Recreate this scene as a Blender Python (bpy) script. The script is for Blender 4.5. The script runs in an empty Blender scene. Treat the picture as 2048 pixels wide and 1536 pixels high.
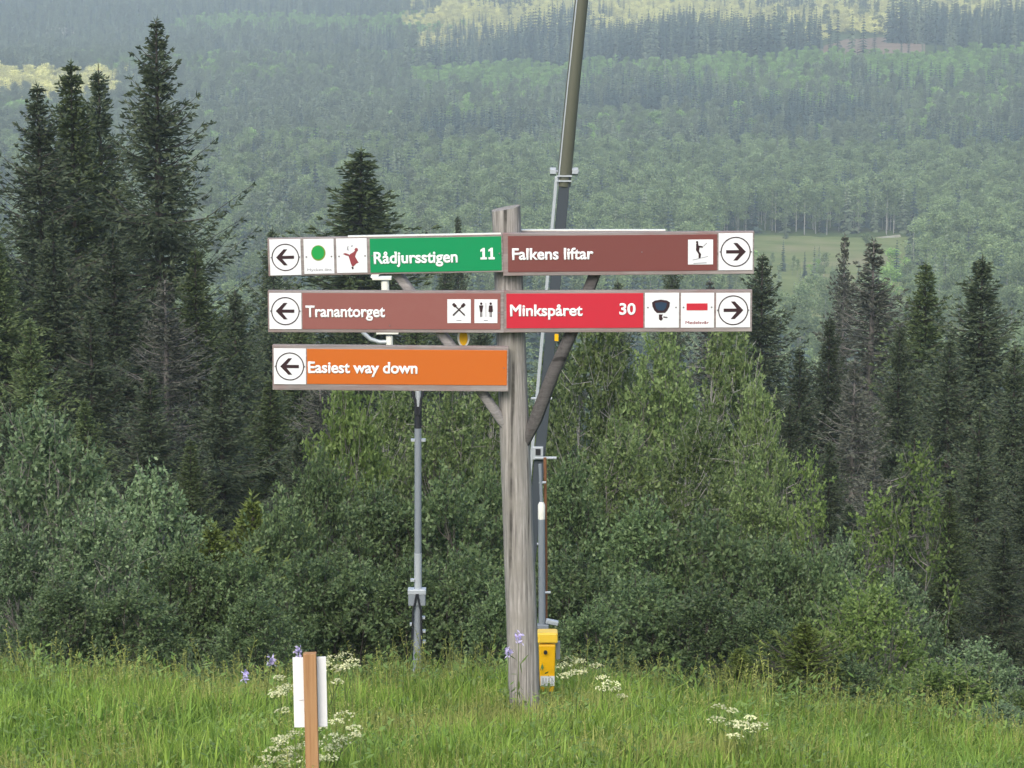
import bpy, math, random
import numpy as np
from mathutils import Vector, Matrix

# ------------------------------------------------------------------ camera, sky, sun, exposure
scene = bpy.context.scene
COL = scene.collection
CAM_Z = 5.6
PITCH = math.radians(10.0)
FPX = 5818.0                     # focal length in pixels of the 2048 px wide photograph
cam = bpy.data.cameras.new('camera')
cam.sensor_fit = 'HORIZONTAL'
cam.sensor_width = 36.0
cam.lens = 36.0 * FPX / 2048.0
cam.clip_start = 0.5
cam.clip_end = 9000
cam_ob = bpy.data.objects.new('camera', cam)
cam_ob.location = (0, 0, CAM_Z)
cam_ob.rotation_euler = (math.pi / 2 - PITCH, 0, 0)
COL.objects.link(cam_ob)
scene.camera = cam_ob

SUN_EL, SUN_AZ = math.radians(42), math.radians(196)   # azimuth from +Y clockwise: behind and left of the camera
world = bpy.data.worlds.new('World')
scene.world = world
world.use_nodes = True
nt = world.node_tree
bg = nt.nodes['Background']
sky = nt.nodes.new('ShaderNodeTexSky')
sky.sky_type = 'NISHITA'
sky.sun_disc = False
sky.sun_elevation = SUN_EL
sky.sun_rotation = SUN_AZ
sky.air_density = 1.0
sky.dust_density = 3.0
sky.ozone_density = 1.0
nt.links.new(sky.outputs['Color'], bg.inputs['Color'])
bg.inputs['Strength'].default_value = 0.15

sun = bpy.data.lights.new('sun', 'SUN')
sun.energy = 1.4
sun.angle = math.radians(30)
sun.color = (1.0, 0.95, 0.87)
sun_ob = bpy.data.objects.new('sun', sun)
sd = Vector((math.sin(SUN_AZ) * math.cos(SUN_EL), math.cos(SUN_AZ) * math.cos(SUN_EL), math.sin(SUN_EL)))
sun_ob.rotation_euler = (-sd).to_track_quat('-Z', 'Y').to_euler()
sun_ob.location = (0, 0, 60)
COL.objects.link(sun_ob)

vs = scene.view_settings
vs.view_transform = 'Standard'
vs.look = 'None'
vs.exposure = 0.85
vs.gamma = 1.0
scene.cycles.max_bounces = 6
scene.cycles.diffuse_bounces = 3
scene.cycles.transmission_bounces = 3
scene.cycles.volume_bounces = 1

# ------------------------------------------------------------------ helpers
rng = np.random.default_rng(7)
random.seed(7)
CP, SP = math.cos(PITCH), math.sin(PITCH)

def at(px, py, d):
    """world point seen at photo pixel (px,py) at distance d along +Y"""
    dy = FPX * CP + (768 - py) * SP
    dz = -FPX * SP + (768 - py) * CP
    s = d / dy
    return Vector(((px - 1024) * s, d, CAM_Z + dz * s))

def project(x, y, z):
    zc = z - CAM_Z
    f = y * CP - zc * SP
    u = y * SP + zc * CP
    return 1024 + FPX * x / f, 768 - FPX * u / f

def fast_mesh(name, V, F):
    V = np.asarray(V, dtype=np.float32)
    F = np.asarray(F, dtype=np.int32)
    me = bpy.data.meshes.new(name)
    k = F.shape[1]
    me.vertices.add(len(V)); me.vertices.foreach_set('co', V.ravel())
    me.loops.add(F.size); me.loops.foreach_set('vertex_index', F.ravel())
    me.polygons.add(len(F)); me.polygons.foreach_set('loop_start', np.arange(0, F.size, k, dtype=np.int32))
    me.update(calc_edges=True)
    return me

def link(name, me, mat=None, parent=None, smooth=False):
    o = bpy.data.objects.new(name, me)
    if mat is not None and me is not None and not me.materials:
        me.materials.append(mat)
    if smooth:
        me.shade_smooth()
    COL.objects.link(o)
    if parent is not None:
        o.parent = parent
    return o

def empty(name, loc, rot=(0, 0, 0)):
    o = bpy.data.objects.new(name, None)
    o.location = loc
    o.rotation_euler = rot
    o.empty_display_size = 0.2
    COL.objects.link(o)
    return o

def tag(o, label=None, cat=None, group=None, kind=None):
    if label: o['label'] = label
    if cat: o['category'] = cat
    if group: o['group'] = group
    if kind: o['kind'] = kind
    return o

def copy_tree(o, parent=None):
    c = o.copy(); COL.objects.link(c); c.parent = parent
    for ch in o.children:
        copy_tree(ch, c)
    return c

class MB:
    """collects simple solids into one mesh"""
    def __init__(self): self.v = []; self.f = []
    def add(self, vs_, fs):
        n = len(self.v); self.v += [tuple(p) for p in vs_]; self.f += [tuple(i + n for i in f) for f in fs]
        return self
    def box(self, c, s, m=None):
        pts = []
        for sx in (-.5, .5):
            for sy in (-.5, .5):
                for sz in (-.5, .5):
                    p = Vector((sx * s[0], sy * s[1], sz * s[2]))
                    if m is not None: p = m @ p
                    pts.append(p + Vector(c))
        return self.add(pts, [(0, 1, 3, 2), (4, 6, 7, 5), (0, 4, 5, 1), (2, 3, 7, 6), (0, 2, 6, 4), (1, 5, 7, 3)])
    def tube(self, pts, rad, n=10, wob=0.0, seed=0, sq=1.0):
        rr = random.Random(seed)
        pts = [Vector(p) for p in pts]
        if not hasattr(rad, '__len__'): rad = [rad] * len(pts)
        base = len(self.v)
        ph = [rr.uniform(1 - wob, 1 + wob) for _ in range(n)]
        ref = None
        for i, p in enumerate(pts):
            t = (pts[min(i + 1, len(pts) - 1)] - pts[max(i - 1, 0)]).normalized()
            if ref is None:
                ref = Vector((1, 0, 0)) if abs(t.x) < 0.8 else Vector((0, 1, 0))
            a = (ref - t * ref.dot(t)).normalized(); b = t.cross(a)
            ref = a
            for k in range(n):
                th = 2 * math.pi * (k + .5) / n
                cx, cy = math.cos(th), math.sin(th)
                q = (abs(cx) ** sq, abs(cy) ** sq)
                cx, cy = math.copysign(q[0], cx), math.copysign(q[1], cy)
                r = rad[i] * (ph[k] + rr.uniform(-wob, wob) * .4)
                self.v.append(tuple(p + a * (cx * r) + b * (cy * r)))
        for i in range(len(pts) - 1):
            for k in range(n):
                k2 = (k + 1) % n
                self.f.append((base + i * n + k, base + i * n + k2, base + (i + 1) * n + k2, base + (i + 1) * n + k))
        self.f.append(tuple(base + k for k in reversed(range(n))))
        self.f.append(tuple(base + (len(pts) - 1) * n + k for k in range(n)))
        return self
    def prism(self, poly, y0, y1):
        """outline in x,z extruded along y"""
        n = len(poly)
        vs_ = [(x, y0, z) for x, z in poly] + [(x, y1, z) for x, z in poly]
        fs = [tuple(range(n)), tuple(reversed(range(n, 2 * n)))]
        for i in range(n):
            j = (i + 1) % n
            fs.append((i, i + n, j + n, j))
        return self.add(vs_, fs)
    def build(self, name, mat, parent=None, smooth=False, bevel=0.0):
        me = bpy.data.meshes.new(name)
        me.from_pydata(self.v, [], self.f)
        me.update()
        o = link(name, me, mat, parent)
        if bevel:
            md = o.modifiers.new('bevel', 'BEVEL'); md.width = bevel; md.segments = 2; md.limit_method = 'ANGLE'
        if smooth:
            me.shade_smooth()
            try: me.set_sharp_from_angle(angle=math.radians(40))
            except Exception: pass
        return o

# ------------------------------------------------------------------ materials
def new_mat(name):
    m = bpy.data.materials.new(name); m.use_nodes = True
    n = m.node_tree
    return m, n, n.nodes['Principled BSDF'], n.nodes['Material Output']

def lin(r, g, b):
    f = lambda c: (c / 255 / 12.92) if c / 255 <= .04045 else ((c / 255 + .055) / 1.055) ** 2.4
    return (f(r), f(g), f(b))

def mixrgb(n, a, b, fac):
    mx = n.nodes.new('ShaderNodeMix'); mx.data_type = 'RGBA'
    for sock, val in ((mx.inputs[6], a), (mx.inputs[7], b)):
        if isinstance(val, tuple): sock.default_value = (*val, 1)
        else: n.links.new(val, sock)
    if isinstance(fac, (int, float)): mx.inputs[0].default_value = fac
    else: n.links.new(fac, mx.inputs[0])
    return mx.outputs[2]

def noise(n, scale, detail=3, rough=.6, vec=None, dist=0.0):
    t = n.nodes.new('ShaderNodeTexNoise')
    t.inputs['Scale'].default_value = scale; t.inputs['Detail'].default_value = detail
    t.inputs['Roughness'].default_value = rough; t.inputs['Distortion'].default_value = dist
    if vec is not None: n.links.new(vec, t.inputs['Vector'])
    return t.outputs['Fac']

def ramp(n, fac, p0, p1, c0=(0, 0, 0), c1=(1, 1, 1)):
    r = n.nodes.new('ShaderNodeValToRGB')
    r.color_ramp.elements[0].position = p0; r.color_ramp.elements[1].position = p1
    r.color_ramp.elements[0].color = (*c0, 1); r.color_ramp.elements[1].color = (*c1, 1)
    n.links.new(fac, r.inputs['Fac'])
    return r.outputs['Color']

def mapping(n, scale, coord='Object'):
    tc = n.nodes.new('ShaderNodeTexCoord'); mp = n.nodes.new('ShaderNodeMapping')
    mp.inputs['Scale'].default_value = scale
    n.links.new(tc.outputs[coord], mp.inputs['Vector'])
    return mp.outputs['Vector']

def leaf_mat(name, c0, c1, trans=0.35, rough=.55, tint=None, patch=0.0, spec=.3):
    """foliage: tone varies by leaf and by tree"""
    m, n, p, out = new_mat(name)
    geo = n.nodes.new('ShaderNodeNewGeometry'); oi = n.nodes.new('ShaderNodeObjectInfo')
    col = mixrgb(n, c0, c1, geo.outputs['Random Per Island'])
    hs = n.nodes.new('ShaderNodeHueSaturation')
    mr = n.nodes.new('ShaderNodeMapRange'); n.links.new(oi.outputs['Random'], mr.inputs['Value'])
    mr.inputs['To Min'].default_value = .72; mr.inputs['To Max'].default_value = 1.3
    n.links.new(mr.outputs['Result'], hs.inputs['Value'])
    if tint is not None:
        col = mixrgb(n, col, tint, ramp(n, noise(n, patch, 2, .5, mapping(n, (1, 1, 1), 'Object')), .42, .72))
    n.links.new(col, hs.inputs['Color'])
    n.links.new(hs.outputs['Color'], p.inputs['Base Color'])
    p.inputs['Roughness'].default_value = rough
    p.inputs['Specular IOR Level'].default_value = spec
    tr = n.nodes.new('ShaderNodeBsdfTranslucent'); n.links.new(hs.outputs['Color'], tr.inputs['Color'])
    ms = n.nodes.new('ShaderNodeMixShader'); ms.inputs[0].default_value = trans
    n.links.new(p.outputs[0], ms.inputs[1]); n.links.new(tr.outputs[0], ms.inputs[2])
    n.links.new(ms.outputs[0], out.inputs['Surface'])
    return m

def wood_mat(name, dark, light, along='Z', bump=.5, fine=60, stain=None):
    m, n, p, out = new_mat(name)
    sc = {'Z': (1, 1, .035), 'X': (.035, 1, 1)}[along]
    v = mapping(n, sc)
    g = noise(n, fine, 6, .7, v, .4)
    g2 = noise(n, fine * .22, 3, .6, v, .6)
    blotch = noise(n, 3.2, 4, .6, mapping(n, (1, 1, 1)))
    col = mixrgb(n, dark, light, ramp(n, g, .32, .66))
    col = mixrgb(n, col, tuple(c * .55 for c in dark), ramp(n, g2, .60, .68))
    if stain: col = mixrgb(n, col, stain, ramp(n, blotch, .48, .7))
    n.links.new(col, p.inputs['Base Color'])
    p.inputs['Roughness'].default_value = .88
    p.inputs['Specular IOR Level'].default_value = .2
    b = n.nodes.new('ShaderNodeBump'); b.inputs['Strength'].default_value = bump; b.inputs['Distance'].default_value = .006
    n.links.new(g, b.inputs['Height']); n.links.new(b.outputs['Normal'], p.inputs['Normal'])
    return m

def paint_mat(name, col, rough=.45, dirt=.12, dirtc=(.10, .09, .08), metal=0.0, nscale=18.0):
    m, n, p, out = new_mat(name)
    f = ramp(n, noise(n, nscale, 5, .65, mapping(n, (1, 1, 1)), .3), .5, .95)
    mul = n.nodes.new('ShaderNodeMath'); mul.operation = 'MULTIPLY'; mul.inputs[1].default_value = dirt * 2
    n.links.new(f, mul.inputs[0])
    c = mixrgb(n, col, dirtc, mul.outputs[0])
    n.links.new(c, p.inputs['Base Color'])
    p.inputs['Roughness'].default_value = rough; p.inputs['Metallic'].default_value = metal
    p.inputs['Specular IOR Level'].default_value = .35
    return m

M = {}
M['post'] = wood_mat('weathered_post_wood', (.12, .112, .10), (.44, .415, .385), 'Z', .9, 70, (.26, .245, .215))
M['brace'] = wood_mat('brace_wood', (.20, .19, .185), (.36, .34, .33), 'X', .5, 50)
M['brace_dark'] = wood_mat('dark_brace_wood', (.06, .057, .055), (.12, .113, .11), 'X', .5, 50)  # darkened copy of the brace wood: right brace's shade put into its colour
M['plank'] = wood_mat('grey_plank_wood', (.19, .165, .155), (.34, .305, .29), 'X', .5, 45, (.24, .16, .15))
M['stake'] = wood_mat('fresh_stake_wood', (.30, .155, .07), (.44, .26, .13), 'Z', .3, 40)
M['white'] = paint_mat('white_plate', (.76, .78, .79), .4, .06)
M['paper'] = paint_mat('white_laminate', (.80, .80, .82), .25, .04)
M['green'] = paint_mat('green_panel', lin(14, 138, 84), .42, .05)
M['brown_faded'] = paint_mat('faded_brown_panel', lin(138, 86, 80), .55, .10, (.33, .17, .15), nscale=9)
M['brown'] = paint_mat('brown_panel', lin(116, 66, 62), .5, .10, (.16, .08, .07), nscale=9)
M['red'] = paint_mat('red_panel', lin(190, 42, 58), .45, .05)
M['orange'] = paint_mat('orange_panel', lin(192, 100, 34), .45, .07, (.50, .18, .05))
M['ink'] = paint_mat('dark_print', (.035, .015, .018), .5, 0)
M['ink_blue'] = paint_mat('blue_black_print', (.02, .045, .085), .5, 0)
M['ink_green'] = paint_mat('green_print', lin(30, 150, 70), .5, 0)
M['ink_olive'] = paint_mat('olive_print', lin(120, 140, 50), .5, 0)
M['ink_deer'] = paint_mat('russet_print', lin(140, 62, 68), .5, .1)
M['ink_grey'] = paint_mat('grey_print', (.30, .30, .32), .5, 0)
M['letter'] = paint_mat('white_lettering', (.82, .83, .82), .45, .02)
M['screw'] = paint_mat('screw_steel', (.22, .21, .22), .5, .1, metal=.6)
M['galv'] = paint_mat('galvanised_steel', (.23, .26, .29), .6, .25, (.15, .17, .19), .15, 7)
M['galv_light'] = paint_mat('bright_galvanised_steel', (.44, .48, .51), .45, .15, (.4, .42, .44), .25, 9)
M['beam'] = paint_mat('dark_steel_beam', (.050, .062, .074), .8, .2, (.04, .05, .055), 0, 6)
M['olive'] = paint_mat('olive_pipe', (.11, .115, .085), .5, .2, (.10, .11, .09), .2, 5)
M['black'] = paint_mat('black_rubber', (.02, .022, .027), .6, 0)
M['yellow'] = paint_mat('yellow_plastic', (.84, .46, .008), .4, .05, (.6, .30, .01))
M['yellow_lid'] = paint_mat('bright_yellow_plastic', (.95, .62, .06), .35, .02)
M['cream'] = paint_mat('cream_plastic', (.78, .78, .70), .4, .05)
M['rust'] = paint_mat('rusty_steel', (.22, .10, .045), .8, .3, (.10, .05, .03), 0, 20)
M['bark'] = wood_mat('spruce_bark', (.04, .034, .030), (.10, .088, .078), 'Z', .4, 20)
M['bark_grey'] = wood_mat('grey_twig_bark', (.13, .12, .11), (.25, .235, .215), 'Z', .3, 20)
M['birch_bark'] = wood_mat('pale_birch_bark', (.22, .21, .20), (.44, .43, .40), 'X', .3, 8)

M['spruce'] = leaf_mat('spruce_needles', (0.042, 0.064, 0.038), (0.105, 0.134, 0.07), .15, .6)
M['spruce_green'] = leaf_mat('greener_spruce_needles', (0.058, 0.09, 0.038), (0.13, 0.172, 0.066), .18, .6)
M['spruce_grey'] = leaf_mat('greyish_spruce_needles', (0.066, 0.074, 0.058), (0.13, 0.14, 0.105), .12, .65)
M['young_spruce'] = leaf_mat('young_spruce_needles', (0.085, 0.12, 0.025), (0.16, 0.21, 0.05), .2, .6)
M['birch'] = leaf_mat('birch_leaves', (0.105, 0.16, 0.055), (0.225, 0.3, 0.112), .38, .5)
M['willow'] = leaf_mat('willow_leaves', (0.095, 0.155, 0.072), (0.205, 0.285, 0.14), .3, .5)
M['alder'] = leaf_mat('alder_leaves', (0.085, 0.14, 0.06), (0.18, 0.255, 0.105), .35, .45)
M['bright'] = leaf_mat('sallow_leaves', (0.115, 0.18, 0.045), (0.225, 0.315, 0.095), .4, .5)
M['grass'] = leaf_mat('grass_blades', (0.14, 0.245, 0.034), (0.29, 0.41, 0.072), .4, .5)
M['grass_dry'] = leaf_mat('yellowed_grass_blades', (0.27, 0.31, 0.07), (0.43, 0.45, 0.15), .4, .55)
M['grass_dark'] = leaf_mat('lush_grass_blades', (0.105, 0.195, 0.032), (0.21, 0.335, 0.06), .4, .5)
M['herb'] = leaf_mat('herb_leaves', (0.12, 0.205, 0.045), (0.23, 0.33, 0.09), .35, .5)
M['umbel'] = leaf_mat('cream_florets', (0.52, 0.54, 0.26), (0.76, 0.76, 0.48), .25, .6)
M['purple'] = leaf_mat('lilac_petals', (0.46, 0.4, 0.66), (0.64, 0.58, 0.8), .25, .6)
M['stalk'] = leaf_mat('green_stalks', (.10, .15, .04), (.17, .23, .07), .2, .5)

def ground_mat(name, a, b, c, s1, s2):
    m, n, p, out = new_mat(name)
    v = mapping(n, (1, 1, 1))
    col = mixrgb(n, a, b, ramp(n, noise(n, s1, 6, .65, v), .35, .65))
    col = mixrgb(n, col, c, ramp(n, noise(n, s2, 4, .6, v), .5, .7))
    n.links.new(col, p.inputs['Base Color']); p.inputs['Roughness'].default_value = .95
    p.inputs['Specular IOR Level'].default_value = .1
    bp = n.nodes.new('ShaderNodeBump'); bp.inputs['Strength'].default_value = .6; bp.inputs['Distance'].default_value = .1
    n.links.new(noise(n, s1 * 4, 4, .7, v), bp.inputs['Height']); n.links.new(bp.outputs['Normal'], p.inputs['Normal'])
    return m
M['ground'] = ground_mat('meadow_soil', (.055, .085, .022), (.10, .14, .035), (.06, .06, .03), .9, .11)
M['felled'] = ground_mat('felled_ground', (.20, .135, .085), (.28, .20, .14), (.18, .16, .08), .08, .03)
M['pale'] = ground_mat('pale_dry_ground', (.50, .44, .33), (.60, .55, .42), (.40, .38, .24), .08, .03)
M['meadow'] = ground_mat('valley_meadow', (.13, .17, .05), (.22, .25, .09), (.28, .25, .13), .12, .035)
M['track'] = ground_mat('gravel_track', (.38, .37, .27), (.48, .46, .36), (.28, .30, .16), .3, .1)

# ------------------------------------------------------------------ terrain
PY = np.array([-400, -120, -30, 0, 18.7, 20.2, 22, 25, 32, 60, 120, 200, 300, 420, 550, 700, 900, 1080, 1200, 1330, 1600, 2000, 2600, 4000.])
PH = np.array([70, 29, 10.35, 3.98, 0, -.33, -.86, -2.1, -4.6, -13, -29, -45, -58, -67, -72, -75.5, -78, -77.5, -74, -77, -74, -58, -25, 110.])
_m = np.zeros_like(PH); _dl = np.diff(PH) / np.diff(PY)
_m[0], _m[-1] = _dl[0], _dl[-1]
for i in range(1, len(PH) - 1):
    _m[i] = 0 if _dl[i - 1] * _dl[i] <= 0 else 2 * _dl[i - 1] * _dl[i] / (_dl[i - 1] + _dl[i])

def sstep(a, b, x):
    t = np.clip((x - a) / (b - a), 0, 1); return t * t * (3 - 2 * t)

def height(x, y):
    x = np.asarray(x, float); y = np.asarray(y, float)
    i = np.clip(np.searchsorted(PY, y) - 1, 0, len(PY) - 2)
    hh = PY[i + 1] - PY[i]; t = np.clip((y - PY[i]) / hh, 0, 1)
    z = ((2 * t**3 - 3 * t**2 + 1) * PH[i] + (t**3 - 2 * t**2 + t) * hh * _m[i]
         + (-2 * t**3 + 3 * t**2) * PH[i + 1] + (t**3 - t**2) * hh * _m[i + 1])
    near = (1 - sstep(40, 120, np.abs(y)))
    z = z - near * .15 * np.log1p(np.exp(np.clip((x - .7) * 3, -30, 30))) / 3
    z = z + near * (.035 * np.sin(x * 1.9 + y * .7) + .03 * np.sin(y * 1.3 - x * .8 + 1))
    far = sstep(250, 700, y)
    z = z + far * (2.2 * np.sin(x / 95 + y / 210) + 1.5 * np.sin(x / 47 - y / 130 + 2))
    z = z + sstep(800, 1200, y) * .026 * np.clip(x, -160, 1500)
    return z

def hgt(x, y): return float(height(x, y))

def ground_at(px, py, d0=300., d1=3000.):
    d = np.linspace(d0, d1, 4000)
    dy = FPX * CP + (768 - py) * SP; dz = -FPX * SP + (768 - py) * CP
    x = (px - 1024) / dy * d; z = CAM_Z + dz / dy * d
    k = np.argmax(z < height(x, d))
    return float(x[k]), float(d[k])

rows = np.concatenate([np.linspace(-400, -20, 16)[:-1], np.linspace(-20, 60, 130)[:-1], 60 * (4000 / 60) ** np.linspace(0, 1, 150)])
us = np.linspace(-1, 1, 141); us = np.sign(us) * np.abs(us) ** 1.5
hw = 60 + .55 * np.abs(rows)
X = hw[:, None] * us[None, :]; Y = np.repeat(rows[:, None], len(us), 1)
Z = height(X, Y)
R_, C_ = X.shape
idx = np.arange(R_ * C_).reshape(R_, C_)
F = np.stack([idx[:-1, :-1], idx[:-1, 1:], idx[1:, 1:], idx[1:, :-1]], -1).reshape(-1, 4)
g = link('ground', fast_mesh('ground', np.stack([X, Y, Z], -1).reshape(-1, 3), F), M['ground'], smooth=True)
tag(g, 'green hillside sloping down to a broad wooded valley', 'hillside', kind='structure')

def patch(name, poly_px, mat, label, lift=.25, n=26):
    """a sheet draped on the terrain inside a quadrilateral given by its four seen corners"""
    q = [np.array(ground_at(*p)) for p in poly_px]
    V = []
    for i in range(n):
        for j in range(n):
            a, b = i / (n - 1), j / (n - 1)
            e = q[0] * (1 - a) * (1 - b) + q[1] * a * (1 - b) + q[2] * a * b + q[3] * (1 - a) * b
            w = 1.2 * math.sin(i * 1.7 + j * .9)
            if 0 < i < n - 1: e = e + np.array([w * .6, w])
            V.append((e[0], e[1], hgt(e[0], e[1]) + lift))
    F = [(i * n + j, (i + 1) * n + j, (i + 1) * n + j + 1, i * n + j + 1) for i in range(n - 1) for j in range(n - 1)]
    o = link(name, fast_mesh(name, V, F), mat, smooth=True)
    tag(o, label, 'ground', kind='structure')
    return o
patch('felled_clearing', [(1600, 118), (1850, 108), (1850, 72), (1690, 80)], M['felled'], 'brown felled clearing on the far hillside')
patch('dry_clearing', [(1472, 96), (1526, 96), (1522, 48), (1476, 50)], M['pale'], 'pale dry clearing among dark far spruces')
patch('sand_clearing', [(80, 68), (150, 70), (150, 56), (90, 56)], M['pale'], 'pale sandy clearing on the far hills')
patch('meadow', [(1440, 680), (2120, 680), (2120, 474), (1440, 470)], M['meadow'], 'open grassy meadow on the valley floor', n=40)
patch('gravel_track', [(1660, 492), (1802, 476), (1800, 471), (1660, 486)], M['track'], 'pale track crossing the valley meadow towards the birches', .2, 30)
patch('gravel_track', [(1540, 501), (1612, 500), (1610, 495), (1545, 496)], M['track'], 'short pale stretch of track beside the arrow plate', .2, 30)

# ------------------------------------------------------------------ tree builders
def dirs_to_quads(base, d, side, L, W, fold=0.0):
    """leaf-like diamonds: base point, direction, side vector (N,3), length, width -> two triangles as one quad"""
    a = base; b = base + d * (L * .5)[:, None] + side * (W * .5)[:, None]
    c = base + d * L[:, None]; e = base + d * (L * .5)[:, None] - side * (W * .5)[:, None]
    V = np.stack([a, b, c, e], 1).reshape(-1, 3)
    F = np.arange(len(V)).reshape(-1, 4)
    return V, F

def norm(v): return v / np.maximum(np.linalg.norm(v, axis=1, keepdims=True), 1e-9)

def spruce_proto(name, H, R, seed, mat, bark, spacing=.30, gap=.12, bare=0.0, needle=1.0, droop=.35, power=.95, sat=.37):
    r = np.random.default_rng(seed)
    tr = MB()
    tr.tube([(0, 0, -1.2), (0.02, 0, H * .3), (-.02, .02, H * .7), (0, 0, H)], [H * .0135, H * .011, H * .006, .012], 8, .08, seed)
    B, D, S, L, W = [], [], [], [], []
    z = H * .03
    lump = r.uniform(.55, 1.2, 40)
    while z < H * .995:
        t = z / H
        prof = R * min(1.0, (1 - t) / sat) ** power * (0.45 + .55 * min(1, t / .12 + .3))
        nb = int(r.integers(6, 9)) if t < .93 else 4
        off = r.uniform(0, 6.28)
        for k in range(nb):
            if r.random() < gap: continue
            az = off + 6.283 * k / nb + r.normal(0, .22)
            ln = max(.05, prof * lump[int(t * 39)] * r.uniform(.62, 1.18))
            up0 = .65 * t ** 1.5 - .12 - droop * (1 - t) * r.uniform(.4, 1.2)
            n = max(3, int(ln / .16))
            s = np.linspace(0, 1, n + 1)
            rad = ln * s
            zz = z + ln * (up0 * s - .18 * np.sin(s * math.pi) * (1 - t) + .22 * s ** 3)
            ca, sa = math.cos(az), math.sin(az)
            bend = r.normal(0, .06) * ln
            P = np.stack([ca * rad - sa * bend * s**2, sa * rad + ca * bend * s**2, zz], 1)
            tr.tube([P[0], P[len(P) // 2], P[-1]], [.012 + .010 * ln / 2, .010, .004], 3)
            if r.random() < bare * (1.2 - t):
                # bare drooping dead twigs
                for j in range(1, n):
                    if r.random() < .5: continue
                    q = P[j] + np.array([r.normal(0, .18), r.normal(0, .18), -r.uniform(.05, .3)])
                    tr.tube([P[j], q], [.006, .003], 3)
                continue
            tang = norm(np.gradient(P, axis=0))
            lat = np.array([-sa, ca, 0.0])
            for j in range(0, n + 1):
                f = j / n
                tl = (.10 + .36 * ln / (ln + 1)) * (1.2 - .75 * f) * needle
                for sg in (-1, 1):
                    if r.random() < .12: continue
                    dirv = lat * sg * r.uniform(.5, 1) + tang[j] * r.uniform(.5, .95) + np.array([0, 0, -r.uniform(.15, .75) * (1 - .6 * t)])
                    dirv /= np.linalg.norm(dirv)
                    m = 6
                    for q in range(m):
                        bpt = P[j] + dirv * tl * q / m
                        dd = dirv + r.normal(0, .30, 3) + np.array([0, 0, -.10]); dd /= np.linalg.norm(dd)
                        sv = np.cross(dd, r.normal(0, 1, 3)); sv /= np.linalg.norm(sv)
                        B.append(bpt); D.append(dd); S.append(sv)
                        L.append(tl * r.uniform(.4, .75) + .04); W.append(r.uniform(.030, .058) * needle)
            tk_ = min(1, ln / .5)
            for q in range(5):
                dd = tang[-1] + r.normal(0, .22, 3); dd /= np.linalg.norm(dd)
                sv = np.cross(dd, r.normal(0, 1, 3)); sv /= np.linalg.norm(sv)
                B.append(P[-1] - dd * .03); D.append(dd); S.append(sv); L.append(r.uniform(.10, .22) * (.35 + .65 * tk_)); W.append(.030 * (.5 + .5 * tk_))
        for q in range(int(14 + 22 * t)):
            a = r.uniform(0, 6.28); rr_ = r.uniform(.0, .3) * prof
            dd = np.array([math.cos(a), math.sin(a), r.uniform(-.5, .35) + .6 * t]); dd /= np.linalg.norm(dd)
            sv = np.cross(dd, r.normal(0, 1, 3)); sv /= np.linalg.norm(sv)
            if r.random() < bare: continue
            B.append(np.array([math.cos(a) * rr_, math.sin(a) * rr_, z + r.uniform(-.15, .15)])); D.append(dd); S.append(sv)
            L.append(min(.32, .10 + .35 * prof) * r.uniform(.6, 1.1)); W.append(r.uniform(.03, .055) * needle)
        z += spacing * r.uniform(.7, 1.25) * (1 - .5 * t)
    for q in range(14):
        dd = np.array([r.normal(0, .16), r.normal(0, .16), 1.0]); dd /= np.linalg.norm(dd); sv = np.cross(dd, r.normal(0, 1, 3)); sv /= np.linalg.norm(sv)
        B.append(np.array([0, 0, H * .965 + q * H * .0025])); D.append(dd); S.append(sv); L.append(H * .012); W.append(.025)
    V, F = dirs_to_quads(np.array(B), np.array(D), np.array(S), np.array(L), np.array(W))
    root = empty(name, (0, 0, 0))
    tr.build('trunk', bark, root)
    link('crown', fast_mesh('crown', V, F), mat, root)
    return root, H, R

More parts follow.
